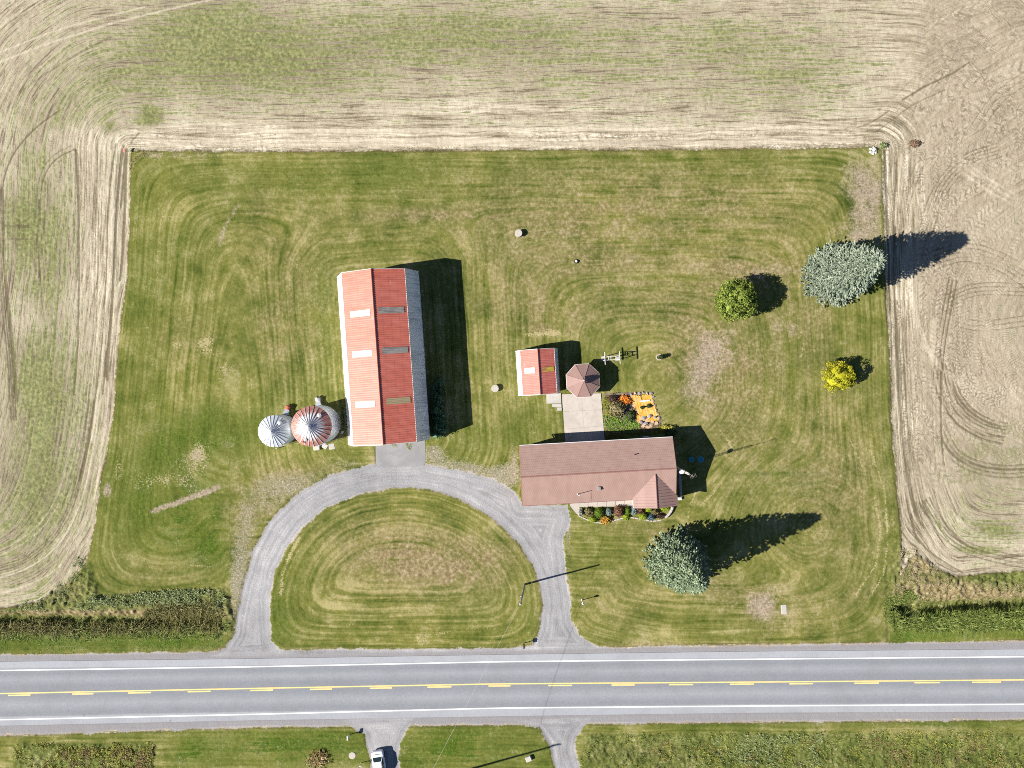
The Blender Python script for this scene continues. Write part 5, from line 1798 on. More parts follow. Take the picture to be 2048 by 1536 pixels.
for (nm, lab, px, py, rx, ry, hh, mt, n, sz, lump) in [
    ('shrub', 'spiky silver grey plant at the path end of the front bed', 1161.5, 1024, 4.5, 8, 0.7, M_SILV, 260, 0.13, 0.25),
    ('shrub', 'loose brown and yellow shrub between the silver plant and the round green one', 1177, 1024, 9, 9.5, 0.8, M_DRYF, 420, 0.13, 0.2),
    ('clipped_shrub', 'lime green dome nearest the drive, overhanging the lawn', 1185.5, 1039, 8.3, 7.5, 0.9, M_LIME, 560, 0.085, 0.03),
    ('clipped_shrub', 'large clipped green ball, the roundest in the front bed', 1198, 1026.5, 10.2, 11, 1.15, M_BOX, 800, 0.085, 0.03),
    ('shrub', 'golden orange bush spilling over the edging', 1211, 1040.5, 10, 8.5, 0.8, M_ORNG, 380, 0.14, 0.2),
    ('clipped_shrub', 'pale blue grey dome beside the large green ball', 1217.5, 1024, 7, 8, 0.9, M_BLUE, 520, 0.085, 0.04),
    ('shrub', 'big reddish brown dome in the middle of the front bed', 1237, 1022.5, 10.5, 12, 1.2, M_RUSTF, 760, 0.11, 0.07),
    ('clipped_shrub', 'upright bright green shrub right of the reddish brown dome', 1255.5, 1021.5, 5.6, 8.5, 1.2, M_BOX, 420, 0.085, 0.05),
    ('grass_tuft', 'lime grass tuft and stone below the upright green shrub', 1252.5, 1034, 6, 6, 0.5, M_LIME, 160, 0.18, 0.3),
    ('shrub', 'pale blue dwarf conifer under the gable corner', 1267.5, 1021, 7, 9, 1.0, M_BLUE, 420, 0.12, 0.14),
    ('shrub', 'dry brown shrub half under the gable roof', 1279, 1021, 7, 7, 0.8, M_RUSTF, 300, 0.13, 0.18),
    ('clipped_shrub', 'oval lime green dome in the east half of the front bed', 1286, 1033, 8.6, 7.8, 0.95, M_LIME, 560, 0.085, 0.03),
    ('shrub', 'small lime shrub tucked under the gable eave', 1297, 1019, 6.5, 6, 0.8, M_LIME, 300, 0.1, 0.12),
    ('shrub', 'deep blue juniper beside the oval lime dome', 1301.5, 1034, 8, 6.5, 0.6, M_DBLUE, 380, 0.13, 0.2),
    ('shrub', 'dark shrub with yellow tips in front of the gable', 1309.5, 1024, 7, 6, 0.7, M_DRYF, 300, 0.12, 0.2),
    ('shrub', 'low maroon shrub near the curved wall', 1321, 1032, 9, 5.5, 0.55, M_MAROON, 320, 0.12, 0.15),
    ('shrub', 'low spreading lime cover under the corner of the gable', 1330, 1017.5, 10, 4.5, 0.4, M_LIME, 260, 0.12, 0.15),
]:
    shrub(nm, lab, 'shrub', px, py, rx, ry, hh, mt, n, sz, int(px), GBED, lump=lump, z0=0.06)
M_MULCH = simple('dark_mulch', (0.035, 0.026, 0.02), (0.075, 0.055, 0.04), 6.0, 0.95, bump=0.03)
bed = px_prism([(1158.5, 1013), (1265, 1009), (1350, 1008), (1344, 1025), (1330, 1037), (1305, 1041), (1285, 1037), (1262, 1033.5), (1240, 1036), (1222, 1041), (1205, 1044.5), (1188, 1043), (1172, 1037.5), (1159, 1031)], 0.0, 0.145, 'planting_bed', M_MULCH)
tag(bed, kind='structure')
edge = thing('bed_edging', 'curved edging of pale stones around the front shrub bed', 'edging', (0, 0, 0))
EP = [(1157.6, 1013), (1158, 1031), (1172, 1038), (1188, 1044), (1205, 1045.8), (1222, 1042), (1240, 1037), (1262, 1034.3), (1285, 1038.2), (1305, 1042), (1322, 1040)]
for a, b in zip(EP[:-1], EP[1:]):
    L_ = math.hypot(b[0] - a[0], b[1] - a[1])
    nst = max(1, int(L_ / 6.0))
    for k in range(nst):
        u0, u1 = k / nst, (k + 1) / nst - 0.04
        p0 = g(a[0] + (b[0] - a[0]) * u0, a[1] + (b[1] - a[1]) * u0)
        p1 = g(a[0] + (b[0] - a[0]) * u1, a[1] + (b[1] - a[1]) * u1)
        an = math.atan2(p1[1] - p0[1], p1[0] - p0[0])
        ll = math.hypot(p1[0] - p0[0], p1[1] - p0[1])
        m = MB()
        m.bbox(-ll / 2, ll / 2, -0.1, 0.1, 0.0, 0.24 + random.uniform(-0.02, 0.02), 0.03)
        o = m.build('edging_stone', M_CONC, edge)
        o.location = ((p0[0] + p1[0]) / 2, (p0[1] + p1[1]) / 2, 0.0)
        o.rotation_euler = (0, 0, an)
wall_ = thing('curved_wall', 'low curved wall at the east end of the front bed', 'garden wall', (0, 0, 0))
WP = [(1329, 1034), (1334, 1030), (1338.5, 1025), (1342, 1019), (1344, 1013)]
for a, b in zip(WP[:-1], WP[1:]):
    p0, p1 = g(*a), g(*b)
    an = math.atan2(p1[1] - p0[1], p1[0] - p0[0])
    ll = math.hypot(p1[0] - p0[0], p1[1] - p0[1])
    m = MB()
    m.bbox(-ll / 2 + 0.005, ll / 2 - 0.005, -0.14, 0.14, 0.0, 0.62, 0.03)
    o = m.build('wall_block', M_CONC2, wall_)
    o.location = ((p0[0] + p1[0]) / 2, (p0[1] + p1[1]) / 2, 0.02)
    o.rotation_euler = (0, 0, an)

# ------------------------------------------------------------------ back garden bed
M_SOIL = simple('bed_soil', (0.10, 0.075, 0.05), (0.24, 0.19, 0.14), 2.5, 0.95, bump=0.04)
GB_ = [(1204.5, 787), (1306, 782), (1323, 850), (1302, 862), (1212, 868)]
gbed = px_prism(GB_, 0.0, 0.17, 'garden_bed', M_SOIL)
tag(gbed, kind='structure')


def blades(pts, h, w, seed, lean=0.7, nper=9, spread=0.12):
    """tufts of grassy or leafy blades; pts (n,3)"""
    r = np.random.default_rng(seed)
    n = len(pts) * nper
    base = np.repeat(pts, nper, 0) + np.concatenate([r.normal(size=(n, 2)) * spread, np.zeros((n, 1))], 1)
    a = r.uniform(0, 2 * math.pi, n)
    le = r.uniform(0.3, 1.0, n) * lean * 1.9
    hh = np.repeat(h, nper) * r.uniform(0.5, 1.15, n)
    d = np.stack([np.cos(a) * le, np.sin(a) * le, np.ones(n)], 1)
    d /= np.linalg.norm(d, axis=1, keepdims=True)
    sd_ = np.stack([-np.sin(a), np.cos(a), np.zeros(n)], 1) * (w * r.uniform(0.6, 1.4, (n, 1)))
    mid = base + d * hh[:, None] * 0.55
    tip = base + d * hh[:, None] + np.stack([np.cos(a), np.sin(a), -0.4 * np.ones(n)], 1) * (hh * le * 0.35)[:, None]
    v = np.stack([base - sd_ * 0.5, mid - sd_, tip, mid + sd_], 1).reshape(-1, 3)
    q = np.arange(n * 4).reshape(-1, 4)
    return v, q


def scatter(poly, n, seed, mask=None):
    """random points inside a plan polygon; mask(x, y) -> keep probability"""
    r = np.random.default_rng(seed)
    xs = [p_[0] for p_ in poly]
    ys = [p_[1] for p_ in poly]
    out = np.zeros((0, 2))
    while len(out) < n:
        p_ = np.stack([r.uniform(min(xs), max(xs), n * 2), r.uniform(min(ys), max(ys), n * 2)], 1)
        k = sdf_poly(p_[:, 0], p_[:, 1], poly) > 0
        if mask is not None:
            k &= r.uniform(0, 1, len(p_)) < mask(p_[:, 0], p_[:, 1])
        out = np.concatenate([out, p_[k]])
    out = out[:n]
    ix = np.clip(np.searchsorted(gx, out[:, 0]), 1, NX - 1)
    iy = np.clip(np.searchsorted(gy, out[:, 1]), 1, NY - 1)
    z_ = hz[iy * NX + ix]
    return np.stack([(out[:, 0] - 1024) / S, (768 - out[:, 1]) / S, z_ - 0.03], 1)


def weeds(name, label, poly, n, h0, h1, w, mat, seed, mask=None, nper=9, lean=0.7, spread=0.14, zadd=0.0):
    n, nper, w, h0, h1 = int(n * 0.75), nper + 1, w * 0.5, h0 * (0.7 if h1 > 1.4 else 0.55), h1 * (0.8 if h1 > 1.4 else 0.6)
    p_ = scatter(poly, n, seed, mask)
    p_[:, 2] += zadd
    r = np.random.default_rng(seed + 77)
    hh = r.uniform(h0, h1, len(p_)) * 0.9
    v, q = blades(p_, hh, w, seed + 5, lean, nper, spread)
    o = np_mesh(name, v, q, mat)
    return tag(o, label, None, None, 'stuff')


M_WGREEN = foliage('weed_green', [(0.0, (0.065, 0.095, 0.020)), (0.5, (0.13, 0.175, 0.036)), (1.0, (0.27, 0.31, 0.085))])
M_WBRIGHT = foliage('weed_bright_green', [(0.0, (0.09, 0.16, 0.022)), (0.5, (0.15, 0.26, 0.036)), (1.0, (0.25, 0.37, 0.07))])
M_WGREY = foliage('weed_grey_green', [(0.0, (0.10, 0.135, 0.040)), (0.5, (0.19, 0.235, 0.082)), (1.0, (0.36, 0.385, 0.20))])
M_WBROWN = foliage('weed_brown', [(0.0, (0.10, 0.07, 0.028)), (0.5, (0.21, 0.15, 0.055)), (1.0, (0.36, 0.28, 0.13))])
M_WYEL = foliage('weed_yellow_green', [(0.0, (0.14, 0.15, 0.024)), (0.5, (0.26, 0.27, 0.045)), (1.0, (0.42, 0.40, 0.09))])
M_WOLIVE = foliage('weed_olive', [(0.0, (0.055, 0.062, 0.016)), (0.5, (0.12, 0.12, 0.034)), (1.0, (0.26, 0.22, 0.08))])
M_WSTRAW = foliage('weed_straw', [(0.0, (0.22, 0.17, 0.09)), (0.5, (0.36, 0.29, 0.16)), (1.0, (0.5, 0.43, 0.28))])
weeds('garden_plants', 'leafy green plants filling the patio side of the back garden bed', [(1207, 830), (1235, 828), (1262, 835), (1278, 850), (1276, 862), (1212, 865)], 230, 0.3, 0.75, 0.075, M_WBRIGHT, 21, zadd=0.1)
weeds('garden_plants', 'green and yellow plants along the patio edge', [(1205, 795), (1218, 795), (1222, 830), (1208, 835)], 90, 0.3, 0.7, 0.07, M_WYEL, 22, zadd=0.1)
weeds('garden_plants', 'dry stalks along the house side of the garden bed', [(1212, 858), (1300, 855), (1318, 848), (1316, 860), (1212, 870)], 120, 0.25, 0.6, 0.05, M_WBROWN, 23, zadd=0.1)
shrub('shrub', 'large tangled brown green shrub in the middle of the garden bed', 'shrub', 1233, 818, 19, 17, 1.3, M_DRYF, 950, 0.16, 31, None, lump=0.2, z0=0.12, shell=0.55)
shrub('shrub', 'dark bare shrub at the top of the garden bed behind the orange flowers', 'shrub', 1225, 797, 12, 8, 0.8, M_MAROON, 320, 0.13, 32, None, lump=0.25, z0=0.12, shell=0.55)
shrub('shrub', 'dark green shrub between the brown shrub and the orange sheet', 'shrub', 1261, 832, 9, 13, 0.8, M_DARKF, 340, 0.14, 33, None, lump=0.25, z0=0.12, shell=0.6)
M_FLOW = foliage('orange_flowers', [(0.0, (0.50, 0.075, 0.012)), (0.4, (0.72, 0.19, 0.015)), (0.75, (0.78, 0.33, 0.02)), (1.0, (0.70, 0.40, 0.24))])
shrub('flower_clump', 'bright orange flower clump in the back garden bed', 'flowers', 1249, 801, 13.5, 10.5, 0.55, M_FLOW, 520, 0.15, 34, None, lump=0.2, z0=0.12, tilt=0.45)
M_YFL = foliage('yellow_flowers', [(0.0, (0.12, 0.14, 0.02)), (0.4, (0.30, 0.28, 0.03)), (1.0, (0.62, 0.52, 0.16))])
shrub('flower_clump', 'pale yellow flowering plant at the lower corner of the garden bed', 'flowers', 1333, 855.5, 15, 6.5, 0.7, M_YFL, 360, 0.13, 35, None, lump=0.2, z0=0.1)
shrub('shrub', 'dark leafy bush in the shade behind the house corner', 'shrub', 1341, 866, 12, 11, 1.2, M_DARKF, 520, 0.15, 36, None, lump=0.15, z0=0.05)
M_TARP = NT('orange_tarpaulin')
p = M_TARP.obj()
n1 = M_TARP.noise(p, 1.6, 4.0, 0.6, 0.5)
M_TARP.color(M_TARP.mix(M_TARP.sstep(n1, 0.35, 0.65), (0.60, 0.27, 0.03), (0.66, 0.39, 0.12)))
M_TARP.bump(n1, 0.5, 0.15)
M_TARP = M_TARP.set(0.6, 0, 0.3)


def tarp(label, pts, seed):
    r = np.random.default_rng(seed)
    nu = nv = 10
    vs = []
    for j in range(nv + 1):
        for i in range(nu + 1):
            q = quad_lerp(pts, i / nu, j / nv)
            jx, jy = r.normal(0, 0.5, 2)
            w_ = g(q[0] + jx, q[1] + jy)
            vs.append((w_[0], w_[1], 0.21 + 0.06 * abs(math.sin(i * 1.1 + seed)) + r.uniform(0, 0.05)))
    n = len(vs)
    vs += [(x, y, z - 0.025) for x, y, z in vs]
    fs = []
    for j in range(nv):
        for i in range(nu):
            a = j * (nu + 1) + i
            fs.append((a + nu + 1, a + nu + 2, a + 1, a))
            fs.append((n + a, n + a + 1, n + a + nu + 2, n + a + nu + 1))
    o = np_mesh('orange_sheet', np.array(vs), np.array(fs), M_TARP, smooth=True)
    return tag(o, label, 'tarpaulin', 'orange sheets laid in the garden bed')


tarp('long orange sheet lying down the middle of the garden bed', [(1262, 789), (1281, 792), (1296, 838), (1276, 846)], 1)
tarp('orange sheet along the top of the garden bed under the white board', [(1281.5, 789), (1303, 790), (1307, 810), (1286.5, 812)], 2)
tarp('square orange sheet on the right of the garden bed', [(1288.5, 815), (1309, 811), (1316, 840), (1297, 843)], 3)
m = MB()
m.box(-0.78, 0.78, -0.1, 0.1, 0, 0.08)
o = m.build('white_board', M_TRIMW)
o.location = (*g(1289, 801.5), 0.32)
o.rotation_euler = (0, 0, 0.1)
tag(o, 'white board lying on the orange sheets', 'board')
M_STONE = simple('purple_grey_stone', (0.22, 0.19, 0.20), (0.36, 0.32, 0.32), 3.0, 0.9, bump=0.02)
M_STONEP = simple('pinkish_flagstone', (0.44, 0.28, 0.17), (0.56, 0.42, 0.30), 3.0, 0.9, bump=0.02)
rock_edge = thing('rock_border', 'border of loose rocks along the far edge of the garden bed', 'rocks', (0, 0, 0.1))
ed = [(1243, 787), (1254, 786), (1262, 788), (1270, 786), (1278, 787), (1286, 785), (1294, 787), (1302, 787), (1306, 794), (1305, 803), (1309, 811), (1312, 820), (1315, 828), (1317, 836), (1319, 844), (1310, 801), (1300, 791), (1291, 790)]
for k, (px, py) in enumerate(ed[2:14]):
    m = MB()
    m.blob((0, 0, 0), 0.18 + 0.06 * (k % 3), 0.14 + 0.04 * (k % 4), 0.15, 0.25)
    o = m.build('rock', (M_STONE, M_STONEP, M_STONE)[k % 3], rock_edge)
    o.location = (*g(px, py), 0.1)
    o.rotation_euler = (0, 0, k * 1.3)
GR_ = 'grey stones on the orange sheets'
for (px, py, r_, lab) in ((1287, 836, 0.42, 'largest grey stone at the foot of the long orange sheet'), (1299, 832, 0.36, 'grey stone just below the square orange sheet'), (1281, 844, 0.34, 'left grey stone of the lowest pair by the dry stalks'), (1291, 847, 0.36, 'right grey stone of the lowest pair by the dry stalks'), (1309, 834, 0.26, 'small grey stone below the corner of the square orange sheet')):
    m = MB()
    m.blob((0, 0, 0), r_, r_ * 0.85, 0.24, 0.2)
    o = m.build('stone', M_STONE)
    o.location = (*g(px, py), 0.27)
    tag(o, lab, 'stone', GR_)
for (px, py, r_, lab) in ((1284, 815, 0.3, 'small green tuft left of the square orange sheet'), (1297, 812, 0.42, 'grey green tuft above the square orange sheet')):
    shrub('small_plant', lab, 'plant', px, py, r_ * S, r_ * S * 0.8, 0.4, M_DARKF, 120, 0.11, int(px), 'small plants among the orange sheets', lump=0.2, z0=0.2)
m = MB()
for k, pts in enumerate([[(1275, 838), (1296, 840), (1300, 854), (1282, 856)]]):
    pass
flag = thing('flagstones', 'pinkish flagstones laid at the lower right of the garden bed', 'flagstones', (0, 0, 0.1))
for k, (px, py) in enumerate([(1277, 841), (1285, 852), (1294, 842), (1304, 843), (1301, 852), (1312, 846), (1294, 854), (1271, 800), (1262, 795), (1268, 812), (1275, 822)]):
    m = MB()
    n = 6
    m.prism([(0.33 * math.cos(2 * math.pi * i / n) * random.uniform(0.8, 1.2), 0.27 * math.sin(2 * math.pi * i / n) * random.uniform(0.8, 1.2)) for i in range(n)], 0, 0.1 + 0.01 * (k % 3))
    o = m.build('flagstone', M_STONEP, flag)
    o.location = (*g(px, py), 0.07)
    o.rotation_euler = (0, 0, k)
# small tin box beside the wall
block('air_conditioner', 'pale blue grey air conditioner behind the house under the eave', 1291, 877, 0.9, 0.8, 0.8, 0.06, simple('ac_grey', (0.42, 0.46, 0.5), (0.35, 0.38, 0.42), 3, 0.5), 'air conditioner', None, 0.1)

# ------------------------------------------------------------------ well covers and small lawn things
def well(label, px, py, r, h):
    x, y = g(px, py, h)
    root = thing('well_cover', label, 'well', (x, y, 0.08), 0, 'concrete well covers on the lawn')
    m = MB()
    m.lathe([(r, -0.1), (r, h - 0.1)], 22)
    m.build('casing', M_CONC2, root)
    m = MB()
    m.lathe([(r + 0.03, h - 0.1), (r + 0.03, h - 0.01), (r - 0.02, h)], 22)
    lid = m.build('lid', M_CONC, root)
    m = MB()
    m.box(-r * 0.7, r * 0.7, -0.025, 0.025, h, h + 0.03, 0.35)
    m.build('handle', M_BLOCK, lid)
    return root


well('round concrete well cover alone on the back lawn', 1037, 466.3, 0.52, 0.72)
well('round concrete well cover left of the shed', 990, 777, 0.52, 0.60)
x, y = g(1152, 523.5)
wc = thing('well_pipe', 'small black capped pipe standing in the back lawn', 'pipe', (x, y, 0.05))
m = MB()
m.lathe([(0.30, 0), (0.30, 0.28), (0.24, 0.30)], 14)
m.build('collar', M_DARK, wc)
m = MB()
m.lathe([(0.17, 0.29), (0.17, 0.42), (0.10, 0.45)], 12)
m.build('cap', M_TRIMW, wc)
x, y = g(1318.5, 714.5)
rp = thing('ring_planter', 'pale stone ring with grass inside on the lawn', 'planter', (x, y, 0.08))
for k in range(12):
    a = 2 * math.pi * k / 12
    m = MB()
    m.box(-0.11, 0.11, -0.07, 0.07, -0.05, 0.16)
    o = m.build('edging_stone', M_CONC, rp)
    o.location = (0.47 * math.cos(a), 0.40 * math.sin(a), 0)
    o.rotation_euler = (0, 0, a + math.pi / 2)
shrub('small_conifer', 'small upright dark shrub growing inside the stone ring', 'shrub', 1321.5, 714.5, 4.6, 4.6, 1.25, M_DARKF, 240, 0.12, 51, None, lump=0.12, z0=0.1)
# posts by the bin, slab and stones
m = MB()
m.tube((0, 0, -0.05), (0, 0, 0.75), 0.06, 0.06, 8)
m.tube((0, 0, 0.75), (0, 0, 0.8), 0.08, 0.08, 8)
o = m.build('steel_post', M_CAP)
o.location = (*g(556, 896), 0.08)
tag(o, 'short steel post in the grass below the white roofed bin', 'post')
block('concrete_slab', 'flat rectangular concrete slab in the front lawn', 1567, 1218.5, 0.9, 1.5, 0.12, 0.05, M_CONC2, 'slab', None, 0.08)
block('grey_boulder', 'squat grey boulder in the grass across the road', 1057, 1515, 0.85, 0.75, 0.5, 0.4, M_BLOCK, 'boulder', None, 0.1)
rp2 = thing('rock_pile', 'small pile of white rocks at the corner of the back lawn', 'rock pile', (*g(1745, 302), 0.1))
for k, (dx, dy) in enumerate([(-0.35, 0.25), (0.1, 0.4), (0.42, 0.15), (-0.05, -0.05), (0.35, -0.3), (-0.4, -0.25), (0.0, -0.45), (0.15, 0.1)]):
    m = MB()
    m.blob((0, 0, 0), 0.25, 0.19 + 0.02 * (k % 3), 0.19, 0.25)
    o = m.build('rock', M_BLOCK if k % 3 else M_TRIMW, rp2)
    o.location = (dx, dy, 0.1 + (0.2 if k in (3, 7) else 0))
    o.rotation_euler = (0, 0, k * 1.7)
shrub('dry_bush', 'dry reddish brown bush lying in the field corner', 'bush', 1830, 287, 12, 7, 0.45, foliage('dry_red', [(0, (0.13, 0.08, 0.05)), (1, (0.28, 0.19, 0.13))]), 260, 0.14, 61, None, lump=0.25, z0=0.0)
shrub('weedy_bush', 'low green weedy bush on the lawn corner by the white rocks', 'bush', 1766, 291, 8, 6, 0.5, M_WGREY, 200, 0.14, 62, None, lump=0.25, z0=0.05)
st = thing('survey_stake', 'pink marker flag stake at the top left corner of the lawn', 'stake', (*g(255, 304), 0.05))
m = MB()
m.tube((0, 0, -0.1), (0, 0, 0.9), 0.025, 0.025, 6)
m.build('stake', M_WOOD, st)
m = MB()
m.box(-0.28, 0.02, -0.3, 0.3, 0.70, 0.74)
m.build('flag', simple('pink_plastic', (0.62, 0.20, 0.16), (0.55, 0.25, 0.2), 4, 0.6), st)
for (px, lab, c_) in ((1381, 'blue tub nearest the house in the shade of the gable', 0.36), (1399.5, 'lighter blue tub farther from the house in the gable shade', 0.42)):
    m = MB()
    m.lathe([(c_ * 0.8, -0.02), (c_, 0.42), (c_ + 0.03, 0.43), (c_ + 0.03, 0.47), (c_ - 0.03, 0.47), (c_ * 0.78, 0.12)], 18)
    o = m.build('plastic_tub', simple('blue_plastic_' + str(px), (0.10, 0.46, 0.60), (0.08, 0.40, 0.54), 2, 0.5))
    o.location = (*g(px, 918), 0.1)
    tag(o, lab, 'tub', 'blue tubs beside the house')
block('white_bin_box', 'white box at the south east corner of the house', 1358.5, 996.5, 0.5, 0.4, 0.45, 0.1, M_TRIMW, 'box', None, 0.1)
m = MB()
m.lathe([(0.52, -0.02), (0.52, 0.14), (0.46, 0.16)], 18)
o = m.build('round_slab', M_CONC)
o.location = (*g(705, 1510), 0.06)
tag(o, 'round pale concrete disc in the grass by the far driveway', 'slab')
# planted mound across the road
mo = thing('planted_mound', 'mound of dry plants ringed by boulders across the road', 'planting', (*g(637, 1515), 0.25))
v, q = blades(np.concatenate([rr_.normal(size=(60, 2)) * 0.6, np.zeros((60, 1))], 1), rr_.uniform(0.3, 0.8, 60), 0.06, 71, 0.9, 9, 0.15)
np_mesh('dry_plants', v, q, M_WBROWN, mo)
for k in range(11):
    a = math.radians(170 + 17 * k)
    m = MB()
    m.blob((0, 0, 0), 0.24, 0.18, 0.2, 0.2)
    o = m.build('boulder', M_STONEP if k % 2 else M_BLOCK, mo)
    o.location = (1.35 * math.cos(a), 1.0 * math.sin(a), -0.15)
    o.rotation_euler = (0, 0, k)
for k, (dx, dy) in enumerate(((0.5, -0.2), (0.3, -0.55), (0.75, 0.1))):
    m = MB()
    m.blob((0, 0, 0), 0.36, 0.3, 0.3, 0.22)
    o = m.build('boulder', M_STONEP, mo)
    o.location = (dx, dy, 0.0)

# ------------------------------------------------------------------ vine hedge on the east side of the barn
hd = thing('hedge', 'overgrown dark hedge along the shaded east side of the barn', 'hedge', (0, 0, 0.1))
parts = []
for k in range(26):
    f = k / 25
    px_, py_ = 872 + 6 * math.sin(k * 1.7) + (5 if f > 0.55 else 0), 762 + f * 108
    w_ = (0.55 + 0.25 * math.sin(k * 2.3)) * (0.75 if f < 0.5 else 1.25)
    x, y = g(px_ + 4, py_)
    hgt_ = (1.2 if f < 0.5 else 1.9) + 0.3 * math.sin(k)
    parts.append(core((x, y, hgt_ * 0.4), (w_, 0.5, hgt_ * 0.55), 8, 5, 0.75))
    parts.append(ellip_leaves((x, y, hgt_ * 0.4), (w_, 0.55, hgt_ * 0.6), 190, 0.16, 800 + k, 0.7, 0.6, 0.2))
v, q = join(parts)
np_mesh('foliage', v, q, foliage('hedge_leaves', [(0, (0.05, 0.10, 0.04)), (0.7, (0.10, 0.19, 0.08)), (1, (0.28, 0.38, 0.24))]), hd)
m = MB()
for k in range(9):
    x, y = g(877, 768 + k * 12)
    m.tube((x, y, -0.1), (x + 0.1, y + 0.05, 1.0), 0.035, 0.02, 5)
m.build('stem', M_BARK, hd)

# ------------------------------------------------------------------ poles, wires, mast, lamps, mailboxes
M_POLE = simple('weathered_pole', (0.28, 0.25, 0.22), (0.38, 0.35, 0.31), 4.0, 0.9)
M_WIRE = simple('aluminium_wire', (0.42, 0.42, 0.41), (0.34, 0.34, 0.34), 0.4, 0.5, 0.3)
M_BLACK = simple('black_metal', (0.02, 0.02, 0.022), (0.035, 0.035, 0.035), 4.0, 0.5)


def utility_pole(label, base, top, r0, r1, arm):
    root = thing('utility_pole', label, 'utility pole', (base[0], base[1], 0.0), 0.0, 'wooden utility poles')
    tp = Vector((top[0] - base[0], top[1] - base[1], top[2]))
    m = MB()
    m.tube((0, 0, -0.3), tp, r0, r1, 10)
    m.build('shaft', M_POLE, root)
    d_ = tp.normalized()
    a = tp - d_ * 0.35
    m = MB()
    m.tube(a + Vector((-arm, 0, 0)), a + Vector((arm, 0, 0)), 0.05, 0.05, 6)
    m.build('bracket', M_POLE, root)
    for s in (-1, 1):
        m = MB()
        m.lathe([(0.03, 0), (0.07, 0.05), (0.04, 0.09), (0.07, 0.13), (0.02, 0.18)], 8)
        o = m.build('insulator', M_TRIMW, root)
        o.location = a + Vector((s * arm * 0.85, 0, 0.04))
    b_ = tp * 0.62
    m = MB()
    m.tube(b_ + Vector((-0.22, 0.0, 0.2)), b_ + Vector((-0.22, 0.0, -0.25)), 0.09, 0.09, 8)
    m.build('wire_clamp', M_CAP, root)
    return root, Vector((base[0], base[1], 0)) + tp


P1B = g(1049.7, 1168)
ph = 8.8
P1T = ((1041 - 1024) * (H - ph) / H / S, -(1209 - 768) * (H - ph) / H / S, ph)
_, top1 = utility_pole('wooden utility pole between the oval lawn and the drive', P1B, P1T, 0.16, 0.11, 0.18)
P2 = (-206 / S, -803 / S)
_, top2 = utility_pole('tall wooden utility pole across the road beyond the far driveway', P2, (P2[0], P2[1], 16.5), 0.2, 0.13, 0.6)


def wire(name, label, a, b, sag, r, n=24, group='overhead wires'):
    m = MB()
    pts = []
    for i in range(n + 1):
        q = i / n
        p_ = a.lerp(b, q)
        pts.append((p_.x, p_.y, p_.z - sag * 4 * q * (1 - q)))
    m.path(pts, r, 5)
    o = m.build(name, M_WIRE)
    return tag(o, label, 'wire', group)


wire('power_line', 'overhead line crossing the road from the lawn pole to the tall far pole', top1 - Vector((0, 0, 0.3)), top2 - Vector((0, 0, 3.0)), 0.35, 0.014)
mast_top = house.matrix_basis @ Vector((sx_ * 0 - 2.92, -3.05, roof_at(-3.1, -3.05) + 1.5))
wire('service_wire', 'service wire from the lawn pole to the mast on the house roof', top1 - Vector((0, 0, 0.5)), mast_top, 0.25, 0.011)

# lattice aerial mast at the gable end of the house
ab = (325.5 / S, -165.5 / S)
am_ = thing('aerial_mast', 'white lattice aerial mast with dish at the east gable of the house', 'aerial mast', (ab[0], ab[1], 0.05), 0.4)
TR = [(0.24 * math.cos(k * 2.0944), 0.24 * math.sin(k * 2.0944)) for k in range(3)]
HT = 8.6
for k in range(3):
    m = MB()
    x, y = TR[k]
    m.tube((x, y, -0.1), (x * 0.55, y * 0.55, HT), 0.03, 0.025, 6)
    m.build('leg', M_TRIMW, am_)
m = MB()
for k in range(24):
    f0, f1 = k / 24, (k + 1) / 24
    for s in range(3):
        a, b = TR[s], TR[(s + 1) % 3]
        k0, k1 = 1 - 0.45 * f0, 1 - 0.45 * f1
        m.tube((a[0] * k0, a[1] * k0, HT * f0), (b[0] * k1, b[1] * k1, HT * f1), 0.012, n=4)
m.build('lattice', M_TRIMW, am_)
m = MB()
m.tube((0, 0, HT - 0.2), (0, 0, 11.2), 0.03, 0.025, 6)
m.build('mast_tube', M_POLE, am_)
m = MB()
m.tube((-0.45, 0, 10.9), (0.45, 0, 10.9), 0.015, n=4)
for k in range(5):
    x = -0.4 + 0.2 * k
    m.tube((x, -0.28, 10.9), (x, 0.28, 10.9), 0.01, n=4)
m.build('aerial', M_POLE, am_)
m = MB()
pr = [(0.02, 0.0), (0.16, 0.03), (0.27, 0.09), (0.34, 0.17), (0.32, 0.17), (0.15, 0.06), (0.02, 0.03)]
m.lathe(pr, 16)
dsh = m.build('dish', M_TRIMW, am_)
dsh.location = (-0.42, 0.28, 6.4)
dsh.rotation_euler = (0.5, -0.5, 0)
m = MB()
m.tube((-0.1, 0.05, 6.2), (-0.42, 0.28, 6.4), 0.025, n=6)
m.build('dish_arm', M_POLE, am_)

lp = thing('lamp_post', 'short white garden lamp post beside the drive', 'lamp post', (*g(1163.5, 1199.5), 0.08), 0.2)
m = MB()
m.lathe([(0.14, -0.05), (0.14, 0.1), (0.06, 0.16), (0.05, 1.4), (0.09, 1.44)], 12)
m.build('post', M_TRIMW, lp)
m = MB()
m.lathe([(0.10, 1.44), (0.17, 1.74), (0.20, 1.76), (0.05, 1.9), (0.02, 1.98)], 8)
m.build('lantern', M_TRIMW, lp)
m = MB()
m.box(0.05, 0.42, -0.02, 0.02, 1.28, 1.33)
m.build('sign_arm', M_TRIMW, lp)


